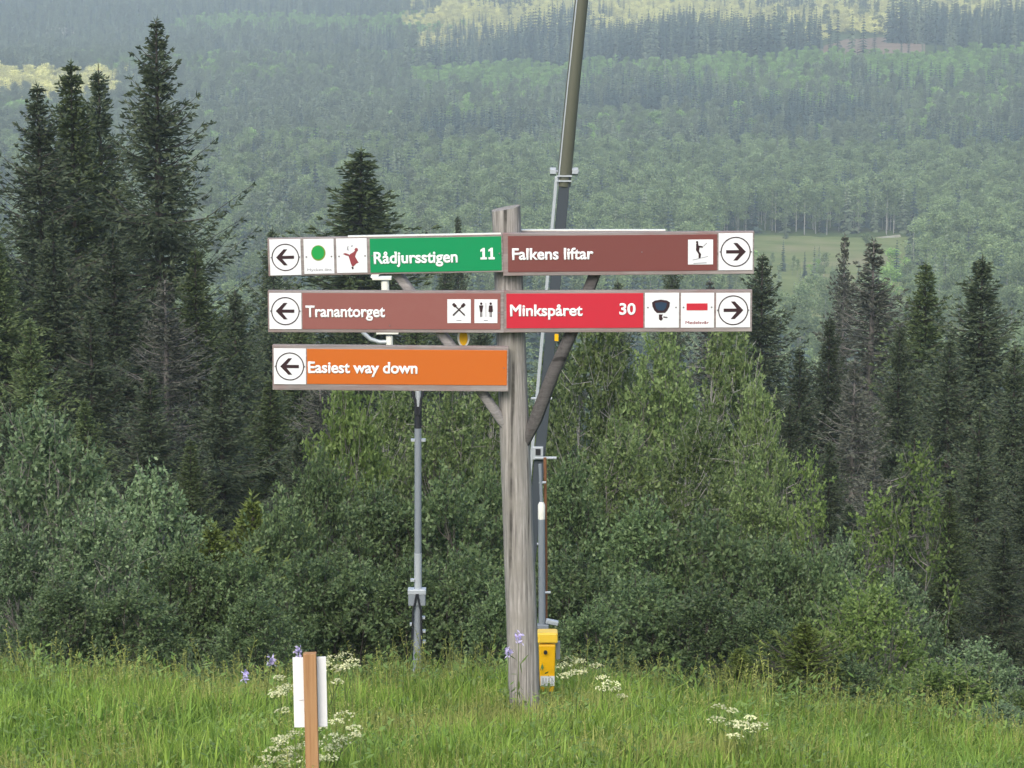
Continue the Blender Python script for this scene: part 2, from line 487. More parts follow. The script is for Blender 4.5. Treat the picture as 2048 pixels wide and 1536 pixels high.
def leafy_proto(name, H, R, seed, mat, bark, clumps=70, leaf=.05, twigs=9, per=16, stems=3, low=.12, top=1.0, loose=1.0, up=.4):
    r = np.random.default_rng(seed)
    tr = MB()
    cl = []
    tries = 0
    lob = [(r.uniform(0, 6.28), r.uniform(.3, .95), r.uniform(.55, 1.0)) for _ in range(7)]
    while len(cl) < clumps and tries < 9000:
        tries += 1
        t = r.uniform(low, 1)
        a = r.uniform(0, 6.28)
        env = math.sin(math.pi * min(1, max(.02, (t * .86 + .14))) ** .9) ** .7
        for la, lt, lw in lob:
            env *= 1 - (1 - lw) * math.exp(-((math.atan2(math.sin(a - la), math.cos(a - la)) / .7) ** 2 + ((t - lt) / .16) ** 2))
        q = r.uniform(0, 1) ** .45
        p = np.array([math.cos(a) * env * q * R, math.sin(a) * env * q * R, t * H * top])
        if any(np.linalg.norm(p - c) < .12 * R for c in cl[-80:]): continue
        cl.append(p)
    axes = []
    for k in range(stems):
        a = 6.28 * k / stems + r.uniform(-.5, .5); lean = r.uniform(.15, .5) * R * (stems > 1)
        zz = np.linspace(-.4, H * r.uniform(.75, .95), 7); f = np.clip(zz / H, 0, 1)
        ax_ = np.stack([math.cos(a) * (lean * f + .03 * R) + r.normal(0, .03, 7), math.sin(a) * (lean * f + .03 * R) + r.normal(0, .03, 7), zz], 1)
        axes.append(ax_)
        tr.tube([tuple(p) for p in ax_], list(np.linspace(.011 * H ** .7, .004, 7)), 6, .1, seed + k)
    for c in cl:
        best = min(axes, key=lambda q: np.min(np.linalg.norm(q - c * [1, 1, .8], axis=1)))
        zt_ = max(.05, c[2] - .6 * math.hypot(c[0], c[1]) - .1)
        b = np.array([np.interp(zt_, best[:, 2], best[:, 0]), np.interp(zt_, best[:, 2], best[:, 1]), min(zt_, best[-1, 2])])
        tr.tube([b, b * .4 + c * .6 + np.array([0, 0, -.05]), c], [.007, .005, .003], 3)
    B, D, S, L, W = [], [], [], [], []
    for c in cl:
        outw = c - np.array([0, 0, H * .4]); outw = outw / (np.linalg.norm(outw) + 1e-6)
        sz = r.uniform(.75, 1.25) * .19 * R * loose
        for k in range(twigs):
            d = outw * .7 + r.normal(0, .65, 3) + np.array([0, 0, up]); d /= np.linalg.norm(d)
            o = c + r.normal(0, .25 * sz, 3)
            ln = sz * r.uniform(.8, 1.7)
            s = np.sort(r.uniform(.1, 1.02, per))
            P = o + d * (ln * s)[:, None] + np.array([0, 0, -1.0]) * (.16 * ln * s**2)[:, None]
            dd = norm(d * .5 + r.normal(0, .6, (per, 3)) + np.array([0, 0, -.1]))
            sv = norm(np.cross(dd, r.normal(0, .6, (per, 3)) + np.array([0, 0, 1.0])))
            sv = norm(np.cross(dd, np.cross(sv, dd) * .0 + r.normal(0, .7, (per, 3)) + np.array([.0, -.2, 1.0])))
            B.append(P); D.append(dd); S.append(sv)
            L.append(leaf * r.uniform(.7, 1.35, per)); W.append(leaf * r.uniform(.45, .75, per))
            if k < 3: tr.tube([c, o + d * ln], [.004, .002], 3)
    V, F = dirs_to_quads(np.concatenate(B), np.concatenate(D), np.concatenate(S), np.concatenate(L), np.concatenate(W))
    root = empty(name, (0, 0, 0))
    tr.build('trunk', bark, root)
    link('crown', fast_mesh('crown', V, F), mat, root)
    return root, H, R

used = set()
def look(proto, text):
    for p, w in LOOKS:
        if p is proto: return w + ' ' + text
    return text
def place(proto, px, top_py, d, halfw, rz, label, group, name=None, cat='tree', sink=.0):
    """stand a copy of the proto on the ground at distance d so that its tip reaches the seen height"""
    root, H, R = proto
    t = at(px, top_py, d)
    x = t.x; z0 = hgt(x, d) - sink
    hh = max(.4, t.z - z0)
    ww = halfw * d / FPX
    if root.name in used: o = copy_tree(root)
    else: o = root; used.add(root.name)
    o.location = (x, d, z0)
    o.rotation_euler = (0, 0, rz)
    o.scale = (ww / R, ww / R, hh / H)
    if name: o.name = name
    tag(o, label, cat, group)
    return o

# ------------------------------------------------------------------ spruces on the slope
SA = spruce_proto('spruce_tree', 16, 2.2, 11, M['spruce'], M['bark'], .30, .16)
SB = spruce_proto('spruce_tree', 15, 2.0, 12, M['spruce_green'], M['bark'], .30, .12)
SC = spruce_proto('spruce_tree', 16, 2.0, 13, M['spruce'], M['bark'], .34, .25, .15, 1.05, .45, .9)
SD = spruce_proto('spruce_tree', 16, 1.7, 14, M['spruce_grey'], M['bark_grey'], .36, .15, .55, .95, .5, .9)
LOOKS = [(SA, 'dense dark'), (SB, 'greener bushy'), (SC, 'gappy dark'), (SD, 'greyish twiggy')]
SE = spruce_proto('young_spruce', 3.0, .9, 15, M['young_spruce'], M['bark'], .13, .08, 0, .55, .15)

GL, GR = 'dark spruces at the left of the slope', 'dark spruces at the right of the slope'
place(SC, 312, 42, 58, 185, .4, 'tallest dark spruce with a gappy crown, towering over the left stand', GL)
place(SB, 142, 128, 60, 185, 1.1, 'bushy green-topped spruce beside the tallest spruce', GL)
place(SA, 197, 136, 62, 170, 2.3, 'slim pointed spruce squeezed between the tallest spruce and a bushy one', GL)
place(SC, 75, 172, 56, 185, 3.4, 'narrow-tipped spruce at the outer edge of the left stand', GL)
lab = 'spruce filling the lower part of the left stand'
for i, (p, px, py, d, w) in enumerate([
        (SA, -50, 330, 54, 190), (SB, -10, 470, 50, 170), (SA, 105, 430, 51, 170), (SC, 225, 470, 50, 170),
        (SB, 390, 500, 53, 150), (SA, 470, 580, 56, 140), (SD, 330, 560, 48, 150), (SA, 545, 455, 74, 120),
        (SB, 600, 600, 60, 120), (SC, 180, 620, 45, 150), (SB, 60, 640, 44, 140), (SA, 300, 740, 42, 150),
        (SC, 440, 720, 44, 140), (SB, 540, 760, 46, 140), (SD, 640, 720, 50, 120), (SA, 20, 800, 40, 130),
        (SB, 170, 800, 39, 130), (SA, 600, 860, 42, 120), (SB, 380, 880, 38, 110)]):
    place(p, px, py, d, w, i * 1.3, look(p, lab), GL)
place(SB, 722, 303, 78, 270, .9, 'broad green spruce rising alone above the signboards', None)
place(SA, 916, 428, 110, 60, 2.0, 'small slender spruce tip beside the top of the sign post', None)
lab2 = 'spruce standing behind the signboards'
for i, (p, px, py, d, w) in enumerate([(SA, 890, 500, 84, 95), (SC, 1345, 500, 88, 90), (SA, 1235, 560, 80, 90), (SB, 700, 560, 66, 110),
                                      (SB, 830, 600, 62, 110), (SA, 960, 620, 64, 110), (SD, 1420, 560, 76, 80), (SA, 1130, 620, 70, 100)]):
    place(p, px, py, d, w, i * 2.1 + .3, look(p, lab2), 'dark spruces behind the signboards')
place(SC, 1525, 512, 66, 150, .2, 'dark spruce just beyond the arrow ends of the right boards', GR)
place(SD, 1748, 482, 68, 160, 1.2, 'thin greyish spruce with many bare twigs', GR)
place(SB, 1852, 528, 64, 165, 2.2, 'pointed brownish-green spruce between a grey spruce and a dark one', GR)
place(SA, 1965, 512, 58, 205, 3.0, 'dense dark pointed spruce at the outer edge of the right stand', GR)
lab = 'spruce filling the lower part of the right stand'
for i, (p, px, py, d, w) in enumerate([
        (SA, 1660, 632, 56, 115), (SD, 1690, 470, 96, 70), (SC, 1600, 700, 54, 120), (SA, 1800, 650, 54, 120),
        (SD, 1710, 720, 50, 120), (SC, 1900, 680, 50, 130), (SA, 2030, 690, 48, 140), (SB, 2100, 560, 56, 140),
        (SA, 1960, 820, 42, 130), (SC, 2060, 900, 40, 130), (SA, 1580, 800, 50, 110), (SC, 1830, 860, 44, 120),
        (SD, 1750, 900, 44, 110), (SA, 1660, 880, 46, 110), (SB, 1900, 980, 38, 110), (SA, 1560, 960, 44, 110), (SA, 2010, 1050, 36, 120), (SC, 1700, 1010, 40, 110)]):
    place(p, px, py, d, w, i * 1.7, look(p, lab), GR)

# ------------------------------------------------------------------ leafy trees and bushes below the crest
LB = leafy_proto('birch_tree', 4.2, 1.15, 21, M['birch'], M['birch_bark'], 204, .052, 9, 15, 2, .12, 1, 1.0, .5)
LB2 = leafy_proto('birch_tree', 4.0, 1.2, 22, M['birch'], M['bark_grey'], 187, .054, 9, 15, 3, .10, 1, 1.1, .35)
LW = leafy_proto('willow_bush', 3.2, 1.3, 23, M['willow'], M['bark_grey'], 204, .054, 9, 15, 5, .06, 1, 1.0, .7)
LA = leafy_proto('alder_bush', 3.0, 1.2, 24, M['alder'], M['bark'], 187, .063, 8, 14, 4, .05, 1, 1.0, .3)
LA2 = leafy_proto('alder_bush', 3.4, 1.2, 25, M['alder'], M['bark'], 187, .057, 9, 15, 4, .06, 1, 1.05, .4)
LS = leafy_proto('sallow_bush', 2.6, 1.1, 26, M['bright'], M['bark_grey'], 170, .052, 9, 15, 5, .05, 1, 1.0, .5)
LL = leafy_proto('birch_sapling', 3.6, .9, 27, M['bright'], M['bark_grey'], 46, .058, 8, 12, 2, .15, 1, 1.35, .2)

def bush(lst, label, group, cat):
    for i, (p, px, py, d, w) in enumerate(lst):
        lb_ = label.replace('mid green', 'light green' if p in (LB, LB2) else 'darker green')
        place(p, px, py, d, w * 1.3, i * 2.4 + px * .01, lb_, group, cat=cat, sink=.1)
bush([(LW, 75, 870, 30, 190), (LW, 300, 985, 29, 165), (LW, -40, 930, 31, 150), (LW, 190, 1060, 27, 150), (LW, 30, 1090, 27, 140)],
     'grey-green willow bush at the grass edge below the left spruces', 'willow bushes below the left spruces', 'bush')
bush([(LA, 560, 1030, 31, 110), (LA2, 640, 950, 33, 110), (LA, 480, 1130, 28, 120), (LA2, 380, 1110, 28, 120), (LA, 620, 1130, 27, 130),
      (LA2, 120, 1180, 25.5, 130), (LA, 260, 1190, 25.5, 130), (LA2, 510, 1210, 25, 110)],
     'dark green leafy bush between the willows and the slim grey mast', 'dark bushes left of the mast', 'bush')
bush([(LS, 690, 820, 34, 120), (LB, 790, 790, 37, 120), (LB2, 900, 800, 36, 130), (LB, 985, 760, 39, 110)],
     'light green birch rising behind the slim grey mast', 'birches behind the mast', 'tree')
bush([(LA2, 750, 1010, 30, 140), (LA, 880, 990, 30, 140), (LA, 700, 1150, 27, 120), (LA2, 820, 1150, 27, 130), (LA, 930, 1130, 27, 120), (LA2, 970, 980, 31, 110),
      (LA, 1010, 1180, 26, 100)],
     'dark green leafy bush right behind the slim grey mast', 'dark bushes behind the mast', 'bush')
bush([(LB, 1190, 655, 36, 135), (LB2, 1330, 690, 35, 130), (LB, 1450, 665, 37, 125), (LB2, 1100, 760, 38, 110), (LB, 1510, 790, 35, 90)],
     'leafy birch rising to the underside of the red signboard', 'birches under the right boards', 'tree')
bush([(LB2, 1240, 880, 32, 140), (LB, 1400, 860, 32, 130), (LA2, 1140, 960, 31, 120), (LB2, 1510, 960, 31, 110), (LA2, 1290, 1040, 29, 150), (LA, 1430, 1060, 29, 150),
      (LA, 1150, 1130, 28, 130), (LA2, 1550, 1110, 28, 120), (LA, 1290, 1180, 26.5, 140), (LA2, 1420, 1200, 26, 130), (LA, 1180, 1230, 26, 100), (LA2, 1530, 1230, 25.5, 120),
      (LA, 1640, 1130, 28, 110)],
     'mid green leafy bush massed below the birches right of the post', 'bushes right of the post', 'bush')
bush([(LL, 1830, 925, 30, 105), (LL, 1610, 940, 31, 80), (LL, 1760, 1010, 30, 90)],
     'loose light green sapling reaching up before the dark right spruces', 'saplings before the right spruces', 'tree')
bush([(LW, 1680, 1120, 29, 120), (LW, 1800, 1180, 28, 130)],
     'grey-green willow bush below the saplings on the right', 'willow bushes on the right', 'bush')
bush([(LS, 1740, 1200, 26, 150), (LS, 1890, 1350, 24, 150), (LW, 1960, 1310, 24.5, 130), (LS, 2060, 1400, 23.5, 110), (LA2, 1690, 1330, 24.5, 110), (LW, 2000, 1420, 22.5, 110)],
     'low leafy bush at the right edge of the grass', 'low bushes at the right edge of the grass', 'bush')
for px, py, d, w in [(1610, 1250, 24.5, 120), (1480, 1300, 24.5, 80), (1570, 1345, 23.8, 90)]:
    place(SE, px, py, d, w, px, 'yellow-green young spruce at the foot of the right bushes', 'young spruces right of the post')
for px, py, d, w in [(425, 1065, 29, 165), (505, 1010, 32, 140)]:
    place(SE, px, py, d, w, px, 'yellow-green young spruce between the left bushes', 'young spruces left of the mast')

# ------------------------------------------------------------------ instanced stuff: far woods and grass
def scatter(name, P, rz, sc, ix, coll, label, cat):
    me = bpy.data.meshes.new(name)
    me.vertices.add(len(P)); me.vertices.foreach_set('co', np.asarray(P, np.float32).ravel())
    for nm, ty, arr in (('rz', 'FLOAT', rz), ('ix', 'INT', ix)):
        a = me.attributes.new(nm, ty, 'POINT'); a.data.foreach_set('value', np.asarray(arr, np.int32 if ty == 'INT' else np.float32))
    a = me.attributes.new('sc', 'FLOAT_VECTOR', 'POINT'); a.data.foreach_set('vector', np.asarray(sc, np.float32).ravel())
    me.update()
    o = link(name, me)
    ng = bpy.data.node_groups.new(name, 'GeometryNodeTree')
    ng.interface.new_socket('Geometry', in_out='INPUT', socket_type='NodeSocketGeometry')
    ng.interface.new_socket('Geometry', in_out='OUTPUT', socket_type='NodeSocketGeometry')
    N = ng.nodes; Lk = ng.links
    gi, go = N.new('NodeGroupInput'), N.new('NodeGroupOutput')
    ip = N.new('GeometryNodeInstanceOnPoints'); ci = N.new('GeometryNodeCollectionInfo')
    ci.inputs['Collection'].default_value = coll
    ci.inputs['Separate Children'].default_value = True
    ci.inputs['Reset Children'].default_value = True
    ip.inputs['Pick Instance'].default_value = True
    def attr(nm, ty):
        a = N.new('GeometryNodeInputNamedAttribute'); a.data_type = ty; a.inputs['Name'].default_value = nm
        return a.outputs['Attribute']
    cx = N.new('ShaderNodeCombineXYZ'); er = N.new('FunctionNodeEulerToRotation')
    Lk.new(attr('rz', 'FLOAT'), cx.inputs['Z']); Lk.new(cx.outputs[0], er.inputs[0])
    Lk.new(gi.outputs[0], ip.inputs['Points']); Lk.new(ci.outputs[0], ip.inputs['Instance'])
    Lk.new(attr('ix', 'INT'), ip.inputs['Instance Index']); Lk.new(er.outputs[0], ip.inputs['Rotation'])
    Lk.new(attr('sc', 'FLOAT_VECTOR'), ip.inputs['Scale']); Lk.new(ip.outputs[0], go.inputs[0])
    md = o.modifiers.new('scatter', 'NODES'); md.node_group = ng
    tag(o, label, cat, kind='stuff')
    return o

def coll_of(name, metas):
    c = bpy.data.collections.new(name)
    for i, (nm, me) in enumerate(metas):
        ob = bpy.data.objects.new('%s_%02d' % (nm, i), me); c.objects.link(ob)
    return c

def tri_quads(V4):
    return V4.reshape(-1, 3), np.arange(V4.shape[0] * 4).reshape(-1, 4)

def join_me(name, parts):
    """parts: list of (V, F quads, material)"""
    V = np.concatenate([p[0] for p in parts]); off = 0; Fs = []; mi = []
    for k, (v, f, m) in enumerate(parts):
        Fs.append(np.asarray(f) + off); off += len(v); mi += [k] * len(f)
    me = fast_mesh(name, V, np.concatenate(Fs))
    for p in parts: me.materials.append(p[2])
    me.polygons.foreach_set('material_index', np.array(mi, np.int32))
    return me

def stem_quads(h, r0, r1, z0=-.6):
    a = np.array([0, 2.1, 4.2])
    b = np.stack([np.cos(a) * r0, np.sin(a) * r0, np.full(3, z0)], 1); t = np.stack([np.cos(a) * r1, np.sin(a) * r1, np.full(3, h)], 1)
    return np.concatenate([b, t]), [(0, 1, 4, 3), (1, 2, 5, 4), (2, 0, 3, 5)]

def far_spruce(seed, mat, R=.16, layers=17):
    r = np.random.default_rng(seed); Q = []
    for i in range(layers):
        t = i / (layers - 1); z = .06 + .92 * t; rr = R * (1 - t) ** .8 + .012
        for k in range(8):
            a = r.uniform(0, 6.28); l = rr * r.uniform(.6, 1.15); w = .28 * l + .008
            c, s = math.cos(a), math.sin(a); dz = -.35 * l
            p0 = np.array([0, 0, z + .02]); p2 = np.array([c * l, s * l, z + dz]); m = (p0 + p2) / 2
            sd_ = np.array([-s, c, 0]) * w
            Q.append([p0, m + sd_, p2, m - sd_ + np.array([0, 0, -.012])])
    V, F = tri_quads(np.array(Q)); sv, sf = stem_quads(.95, .012, .002, -.05)
    return join_me('far_spruce', [(V, F, mat), (sv, sf, M['bark'])])

def far_leafy(seed, mat, R=.22, low=.25, n=330, leaf=.055, bark='birch_bark', trunk=.010, mult=4.0):
    n = int(n * mult); leaf = leaf * .50; r = np.random.default_rng(seed); B = []
    cl = [(r.normal(0, .45, 2) * R * (1 - abs(t - .55) * 1.1), t) for t in r.uniform(low + .06, .95, 16)]
    for k in range(n):
        (cxy, t) = cl[r.integers(0, 16)]
        d = r.normal(0, 1, 3); d /= np.linalg.norm(d)
        B.append(np.array([cxy[0], cxy[1], t]) + d * np.array([.45 * R, .45 * R, .075]) * r.uniform(.5, 1))
    B = np.array(B); d = norm(r.normal(0, 1, (n, 3))); s = norm(np.cross(d, r.normal(0, 1, (n, 3)) + [0, 0, 1]))
    V, F = dirs_to_quads(B, d, s, leaf * r.uniform(.7, 1.4, n), leaf * r.uniform(.5, 1., n))
    sv, sf = stem_quads(.85, trunk, .003, -.05)
    return join_me('far_leafy', [(V, F, mat), (sv, sf, M[bark])])

FM = {}
FM['dark'] = leaf_mat('far_spruce_needles', (0.03, 0.054, 0.048), (0.066, 0.1, 0.074), .1)
FM['mixed'] = leaf_mat('far_pine_needles', (0.115, 0.155, 0.095), (0.2, 0.245, 0.145), .15)
FM['leaf'] = leaf_mat('far_leaves', (0.155, 0.22, 0.095), (0.26, 0.34, 0.155), .25)
FM['young'] = leaf_mat('far_young_leaves', (0.19, 0.32, 0.08), (0.31, 0.47, 0.14), .25)
FM['sunlit'] = leaf_mat('far_sunlit_leaves', (0.58, 0.57, 0.18), (0.8, 0.77, 0.38), .3)  # sun patches on the far hills, put into the leaf colour
far = coll_of('far_wood_models', [('far_wood', m) for m in (
    far_spruce(1, FM['dark'], .13), far_spruce(2, FM['dark'], .17), far_spruce(3, FM['mixed'], .16),      # 0 1 2
    far_leafy(4, FM['mixed'], .17, .35, 330, .06, 'bark_grey'), far_leafy(5, FM['leaf'], .22, .22), far_leafy(6, FM['leaf'], .19, .3),   # 3 4 5
    far_leafy(7, FM['young'], .34, .05, 300, .10), far_leafy(8, FM['sunlit'], .34, .05, 300, .10),          # 6 7
    far_leafy(9, FM['leaf'], .17, .42, 300, .06, 'birch_bark', .013))])                                    # 8

def crest(px): return 150 - .036 * (px - 850)
P, RZ, SCL, IX = [], [], [], []
d = 70.0
while d < 2300:
    sp = 4.2 if d < 900 else (4.6 if d < 1400 else 6.5)
    hw_ = .30 * d + 20
    n = int(2 * hw_ / sp)
    xs = -hw_ + (np.arange(n) + rng.uniform(-.5, .5, n)) * sp
    ys = d + rng.uniform(-.5, .5, n) * sp
    zs = height(xs, ys)
    U, Vv = project(xs, ys, zs)
    ns = np.sin(xs / 23 + ys / 41) + np.sin(xs / 13 - ys / 29 + 1.3) + .8 * np.sin(ys / 17 + xs / 61)
    for x, y, z, px, py, nn in zip(xs, ys, zs, U, Vv, ns):
        r = rng.random(); k = None; h = 10
        if y > 470 and py < 420: px = px + 38 * nn; py = py + 5 * math.sin(px / 37)
        if y < 470:
            if y < 130: continue                       # the near stand is built tree by tree
            if px > 1440 and py < 860:
                if r < .62: continue
            k, h = ((rng.choice([0, 1]), rng.uniform(8, 14)) if r < .5 else (rng.choice([4, 5, 8]), rng.uniform(6, 11)))
        elif 1440 < px < 1850 + 20 * nn and 472 < py < 690:
            if r < (.98 if py < 540 else .78): continue
            k, h = rng.choice([4, 5, 6, 8, 2, 0]), rng.uniform(3, 6 if py < 540 else 9)
        elif px > 850:
            c = crest(px)
            if 1600 < px < 1850 and 70 < py < c - 2: continue
            if 1470 < px < 1528 and 46 < py < 98: continue
            if py < c - 34:
                if nn > 1.5 or r < .03: k, h = 0, rng.uniform(9, 14)
                else: k, h = 7, rng.uniform(4, 8)  # young trees whose bright colour stands in for sunlight on the hillside
                if px > 1500 and r > .86: k, h = 3, rng.uniform(6, 10)
            elif py < c: k, h = rng.choice([0, 1, 0, 2]), rng.uniform(9, 16) + 3.5 * max(0, nn)
            elif py < c + 58 + 14 * nn:
                k, h = (6, rng.uniform(3.5, 6)) if r > .05 else (0, rng.uniform(5, 9))
            elif py < 350:
                q = nn + rng.normal(0, .8)
                if q > .6: k, h = rng.choice([0, 1]), rng.uniform(9, 15)
                elif q > -.7: k, h = rng.choice([2, 2, 3]), rng.uniform(8, 13)
                else: k, h = rng.choice([3, 4, 5, 6]), rng.uniform(6, 10)
            else:
                k, h = (rng.choice([4, 5, 8, 8]), rng.uniform(8, 12.5)) if r > .22 else (rng.choice([0, 1, 2]), rng.uniform(9, 13))
        else:
            lightline = 118 - .02 * px
            if py < 66: k, h = (rng.choice([0, 2, 3]), rng.uniform(8, 13)) if not (px > 330 and py > 40) else (6, rng.uniform(3, 6))
            elif py < 84 and px > 280: k, h = 6, rng.uniform(3, 5)
            elif py < lightline + 20: k, h = (rng.choice([0, 2, 2, 3]), rng.uniform(8, 13))
            elif py < lightline + 38 and px > 380: k, h = 6, rng.uniform(4, 7)
            elif 172 < py < 226 + 6 * nn and px < 255 + 25 * nn: k, h = 7, rng.uniform(6, 10)  # left sun patch, painted by the bright leaf colour
            elif py < 340:
                q = nn + rng.normal(0, .8)
                if q > 1.3: k, h = rng.choice([0, 2]), rng.uniform(9, 14)
                elif q > -1: k, h = rng.choice([2, 3, 3]), rng.uniform(8, 12)
                else: k, h = rng.choice([4, 5, 6]), rng.uniform(6, 10)
            else:
                k, h = (rng.choice([3, 4, 5, 8]), rng.uniform(8, 12)) if r > .4 else (rng.choice([0, 1, 2]), rng.uniform(9, 14))
        P.append((x, y, z)); RZ.append(rng.uniform(0, 6.28)); IX.append(int(k))
        w = h * rng.uniform(.85, 1.25)
        if k in (6, 7): w = max(w, h * 1.15)
        SCL.append((w, w, h))
    d += sp
print('far trees', len(P))
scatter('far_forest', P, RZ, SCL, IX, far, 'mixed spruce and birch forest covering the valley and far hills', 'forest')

# birches at the valley edge whose pale trunks can be told apart
bm = far_leafy(31, FM['leaf'], .19, .40, 420, .05, 'birch_bark', .013)
broot = empty('valley_birch', (0, 0, 0))
tk = bpy.data.meshes.new('trunk'); sv, sf = stem_quads(11, .14, .03, -1); tk.from_pydata([tuple(v) for v in sv], [], sf)
V_, F_ = None, None
r_ = np.random.default_rng(5)
n_ = 520
cl_ = [(r_.normal(0, 1.0, 2), t) for t in r_.uniform(5.2, 11.2, 18)]
B_ = []
for k in range(n_):
    c_, t_ = cl_[r_.integers(0, 18)]; dd_ = r_.normal(0, 1, 3); dd_ /= np.linalg.norm(dd_)
    B_.append(np.array([c_[0], c_[1], t_]) + dd_ * np.array([1.0, 1.0, .9]) * r_.uniform(.4, 1))
B_ = np.array(B_); d_ = norm(r_.normal(0, 1, (n_, 3))); s_ = norm(np.cross(d_, r_.normal(0, 1, (n_, 3))))
V_, F_ = dirs_to_quads(B_, d_, s_, r_.uniform(.35, .7, n_), r_.uniform(.25, .5, n_))
link('trunk', tk, M['birch_bark'], broot); link('crown', fast_mesh('crown', V_, F_), FM['leaf'], broot)
first = True
for px, py in [(1385, 452), (1412, 458), (1452, 455), (1488, 460), (1530, 462), (1560, 458), (1592, 464), (1625, 458), (1660, 456), (1690, 462), (1720, 452), (1748, 458),
               (1775, 460), (1805, 455), (880, 455), (905, 460), (870, 448), (790, 450), (1230, 455), (1270, 450), (1320, 456), (1350, 460)]:
    x, y = ground_at(px, py)
    o = broot if first else copy_tree(broot); first = False
    o.location = (x, y, hgt(x, y)); s = random.uniform(.85, 1.15); o.scale = (s, s, s * random.uniform(.9, 1.1)); o.rotation_euler = (0, 0, random.uniform(0, 6))
    tag(o, 'pale-trunked birch at the near edge of the valley forest', 'tree', 'birches along the valley forest edge')

# ------------------------------------------------------------------ grass
def grass_clump(seed, mat, n=34, rad=.13, h0=.20, h1=.42, wid=.006, lean=.35):
    r = np.random.default_rng(seed); Q = []
    for k in range(n):
        a = r.uniform(0, 6.28); q = rad * math.sqrt(r.random()); b = np.array([math.cos(a) * q, math.sin(a) * q, -.03])
        h = r.uniform(h0, h1); la = r.uniform(0, 6.28); ln = h * abs(r.normal(0, lean))
        dx = np.array([math.cos(la), math.sin(la), 0.]); sd_ = np.array([-math.sin(la + r.normal(0, .5)), math.cos(la + r.normal(0, .5)), 0.]) * wid * r.uniform(.7, 1.4)
        pts = [b + dx * ln * (s ** 2) + np.array([0, 0, h * (s - .18 * ln / h * s * s)]) for s in (0, .4, .75, 1.)]
        ws = (1., .9, .55, .08)
        for i in range(3):
            Q.append([pts[i] - sd_ * ws[i], pts[i] + sd_ * ws[i], pts[i + 1] + sd_ * ws[i + 1], pts[i + 1] - sd_ * ws[i + 1]])
    V, F = tri_quads(np.array(Q))
    # weld a blade's three quads so that each blade is one island
    nb = n; Fm = []
    V = V.reshape(nb, 12, 3)[:, [0, 1, 2, 3, 6, 7, 10, 11]].reshape(-1, 3)
    for b in range(nb):
        o = b * 8; Fm += [(o, o + 1, o + 2, o + 3), (o + 3, o + 2, o + 4, o + 5), (o + 5, o + 4, o + 6, o + 7)]
    return join_me('grass_clump', [(V, np.array(Fm), mat)])

def herb_clump(seed, mat, n=26, h=.3):
    r = np.random.default_rng(seed)
    B = np.stack([r.normal(0, .07, n), r.normal(0, .07, n), r.uniform(.03, h, n)], 1)
    d = norm(r.normal(0, .7, (n, 3)) + [0, 0, .25]); s = norm(np.cross(d, r.normal(0, .3, (n, 3)) + [0, 0, 1]))
    V, F = dirs_to_quads(B, d, s, r.uniform(.04, .08, n), r.uniform(.012, .026, n))
    sv, sf = stem_quads(h, .004, .002, -.03)
    return join_me('herb_clump', [(V, F, mat), (sv, sf, M['stalk'])])

def seed_stalks(seed, n=6, h=.6):
    r = np.random.default_rng(seed); parts = []
    Vs, Fs, off = [], [], 0
    for k in range(n):
        sv, sf = stem_quads(1, .0025, .0015, -.03)
        b = np.array([r.normal(0, .1), r.normal(0, .1), 0]); hh = h * r.uniform(.7, 1.15); tilt = r.normal(0, .09, 2)
        sv = sv.copy(); sv[:, 2] *= hh; sv[:, 0] += b[0] + sv[:, 2] * tilt[0]; sv[:, 1] += b[1] + sv[:, 2] * tilt[1]
        Vs.append(sv); Fs += [tuple(i + off for i in f) for f in sf]; off += 6
        m = 12; zz = np.linspace(hh * .74, hh * 1.04, m)
        B = np.stack([b[0] + zz * tilt[0], b[1] + zz * tilt[1], zz], 1)
        d = norm(r.normal(0, .45, (m, 3)) + [0, 0, 1]); s = norm(np.cross(d, r.normal(0, 1, (m, 3))))
        v, f = dirs_to_quads(B, d, s, r.uniform(.02, .04, m), r.uniform(.005, .009, m))
        Vs.append(v); Fs += [tuple(int(i) + off for i in q) for q in f]; off += len(v)
    return join_me('seed_stalks', [(np.concatenate(Vs), np.array(Fs), M['grass_dry'])])

gc = coll_of('grass_models', [('grass', m) for m in (
    grass_clump(1, M['grass']), grass_clump(2, M['grass'], 30, .14, .22, .46, .0065, .45), grass_clump(3, M['grass_dry'], 26, .13, .2, .42, .005, .4),
    grass_clump(4, M['grass_dark'], 34, .13, .18, .38, .008, .5), herb_clump(5, M['herb']), herb_clump(6, M['herb'], 34, .42), seed_stalks(7), seed_stalks(8, 4, .7))])
P, RZ, SCL, IX = [], [], [], []
n = 16500
xs = rng.uniform(-6.2, 6.2, n); ys = rng.uniform(11.5, 26.5, n)
xs = np.concatenate([xs, rng.uniform(-20, 20, 4500)]); ys = np.concatenate([ys, rng.uniform(3, 28, 4500)])
xs = np.concatenate([xs, rng.uniform(-5, 5, 1100)]); ys = np.concatenate([ys, 21.2 + rng.normal(0, .7, 1100)])
zs = height(xs, ys)
ns = np.sin(xs * 1.1 + ys * .8) + np.sin(xs * 2.3 - ys * 1.7 + 1) + .7 * np.sin(xs * .5 + 2)
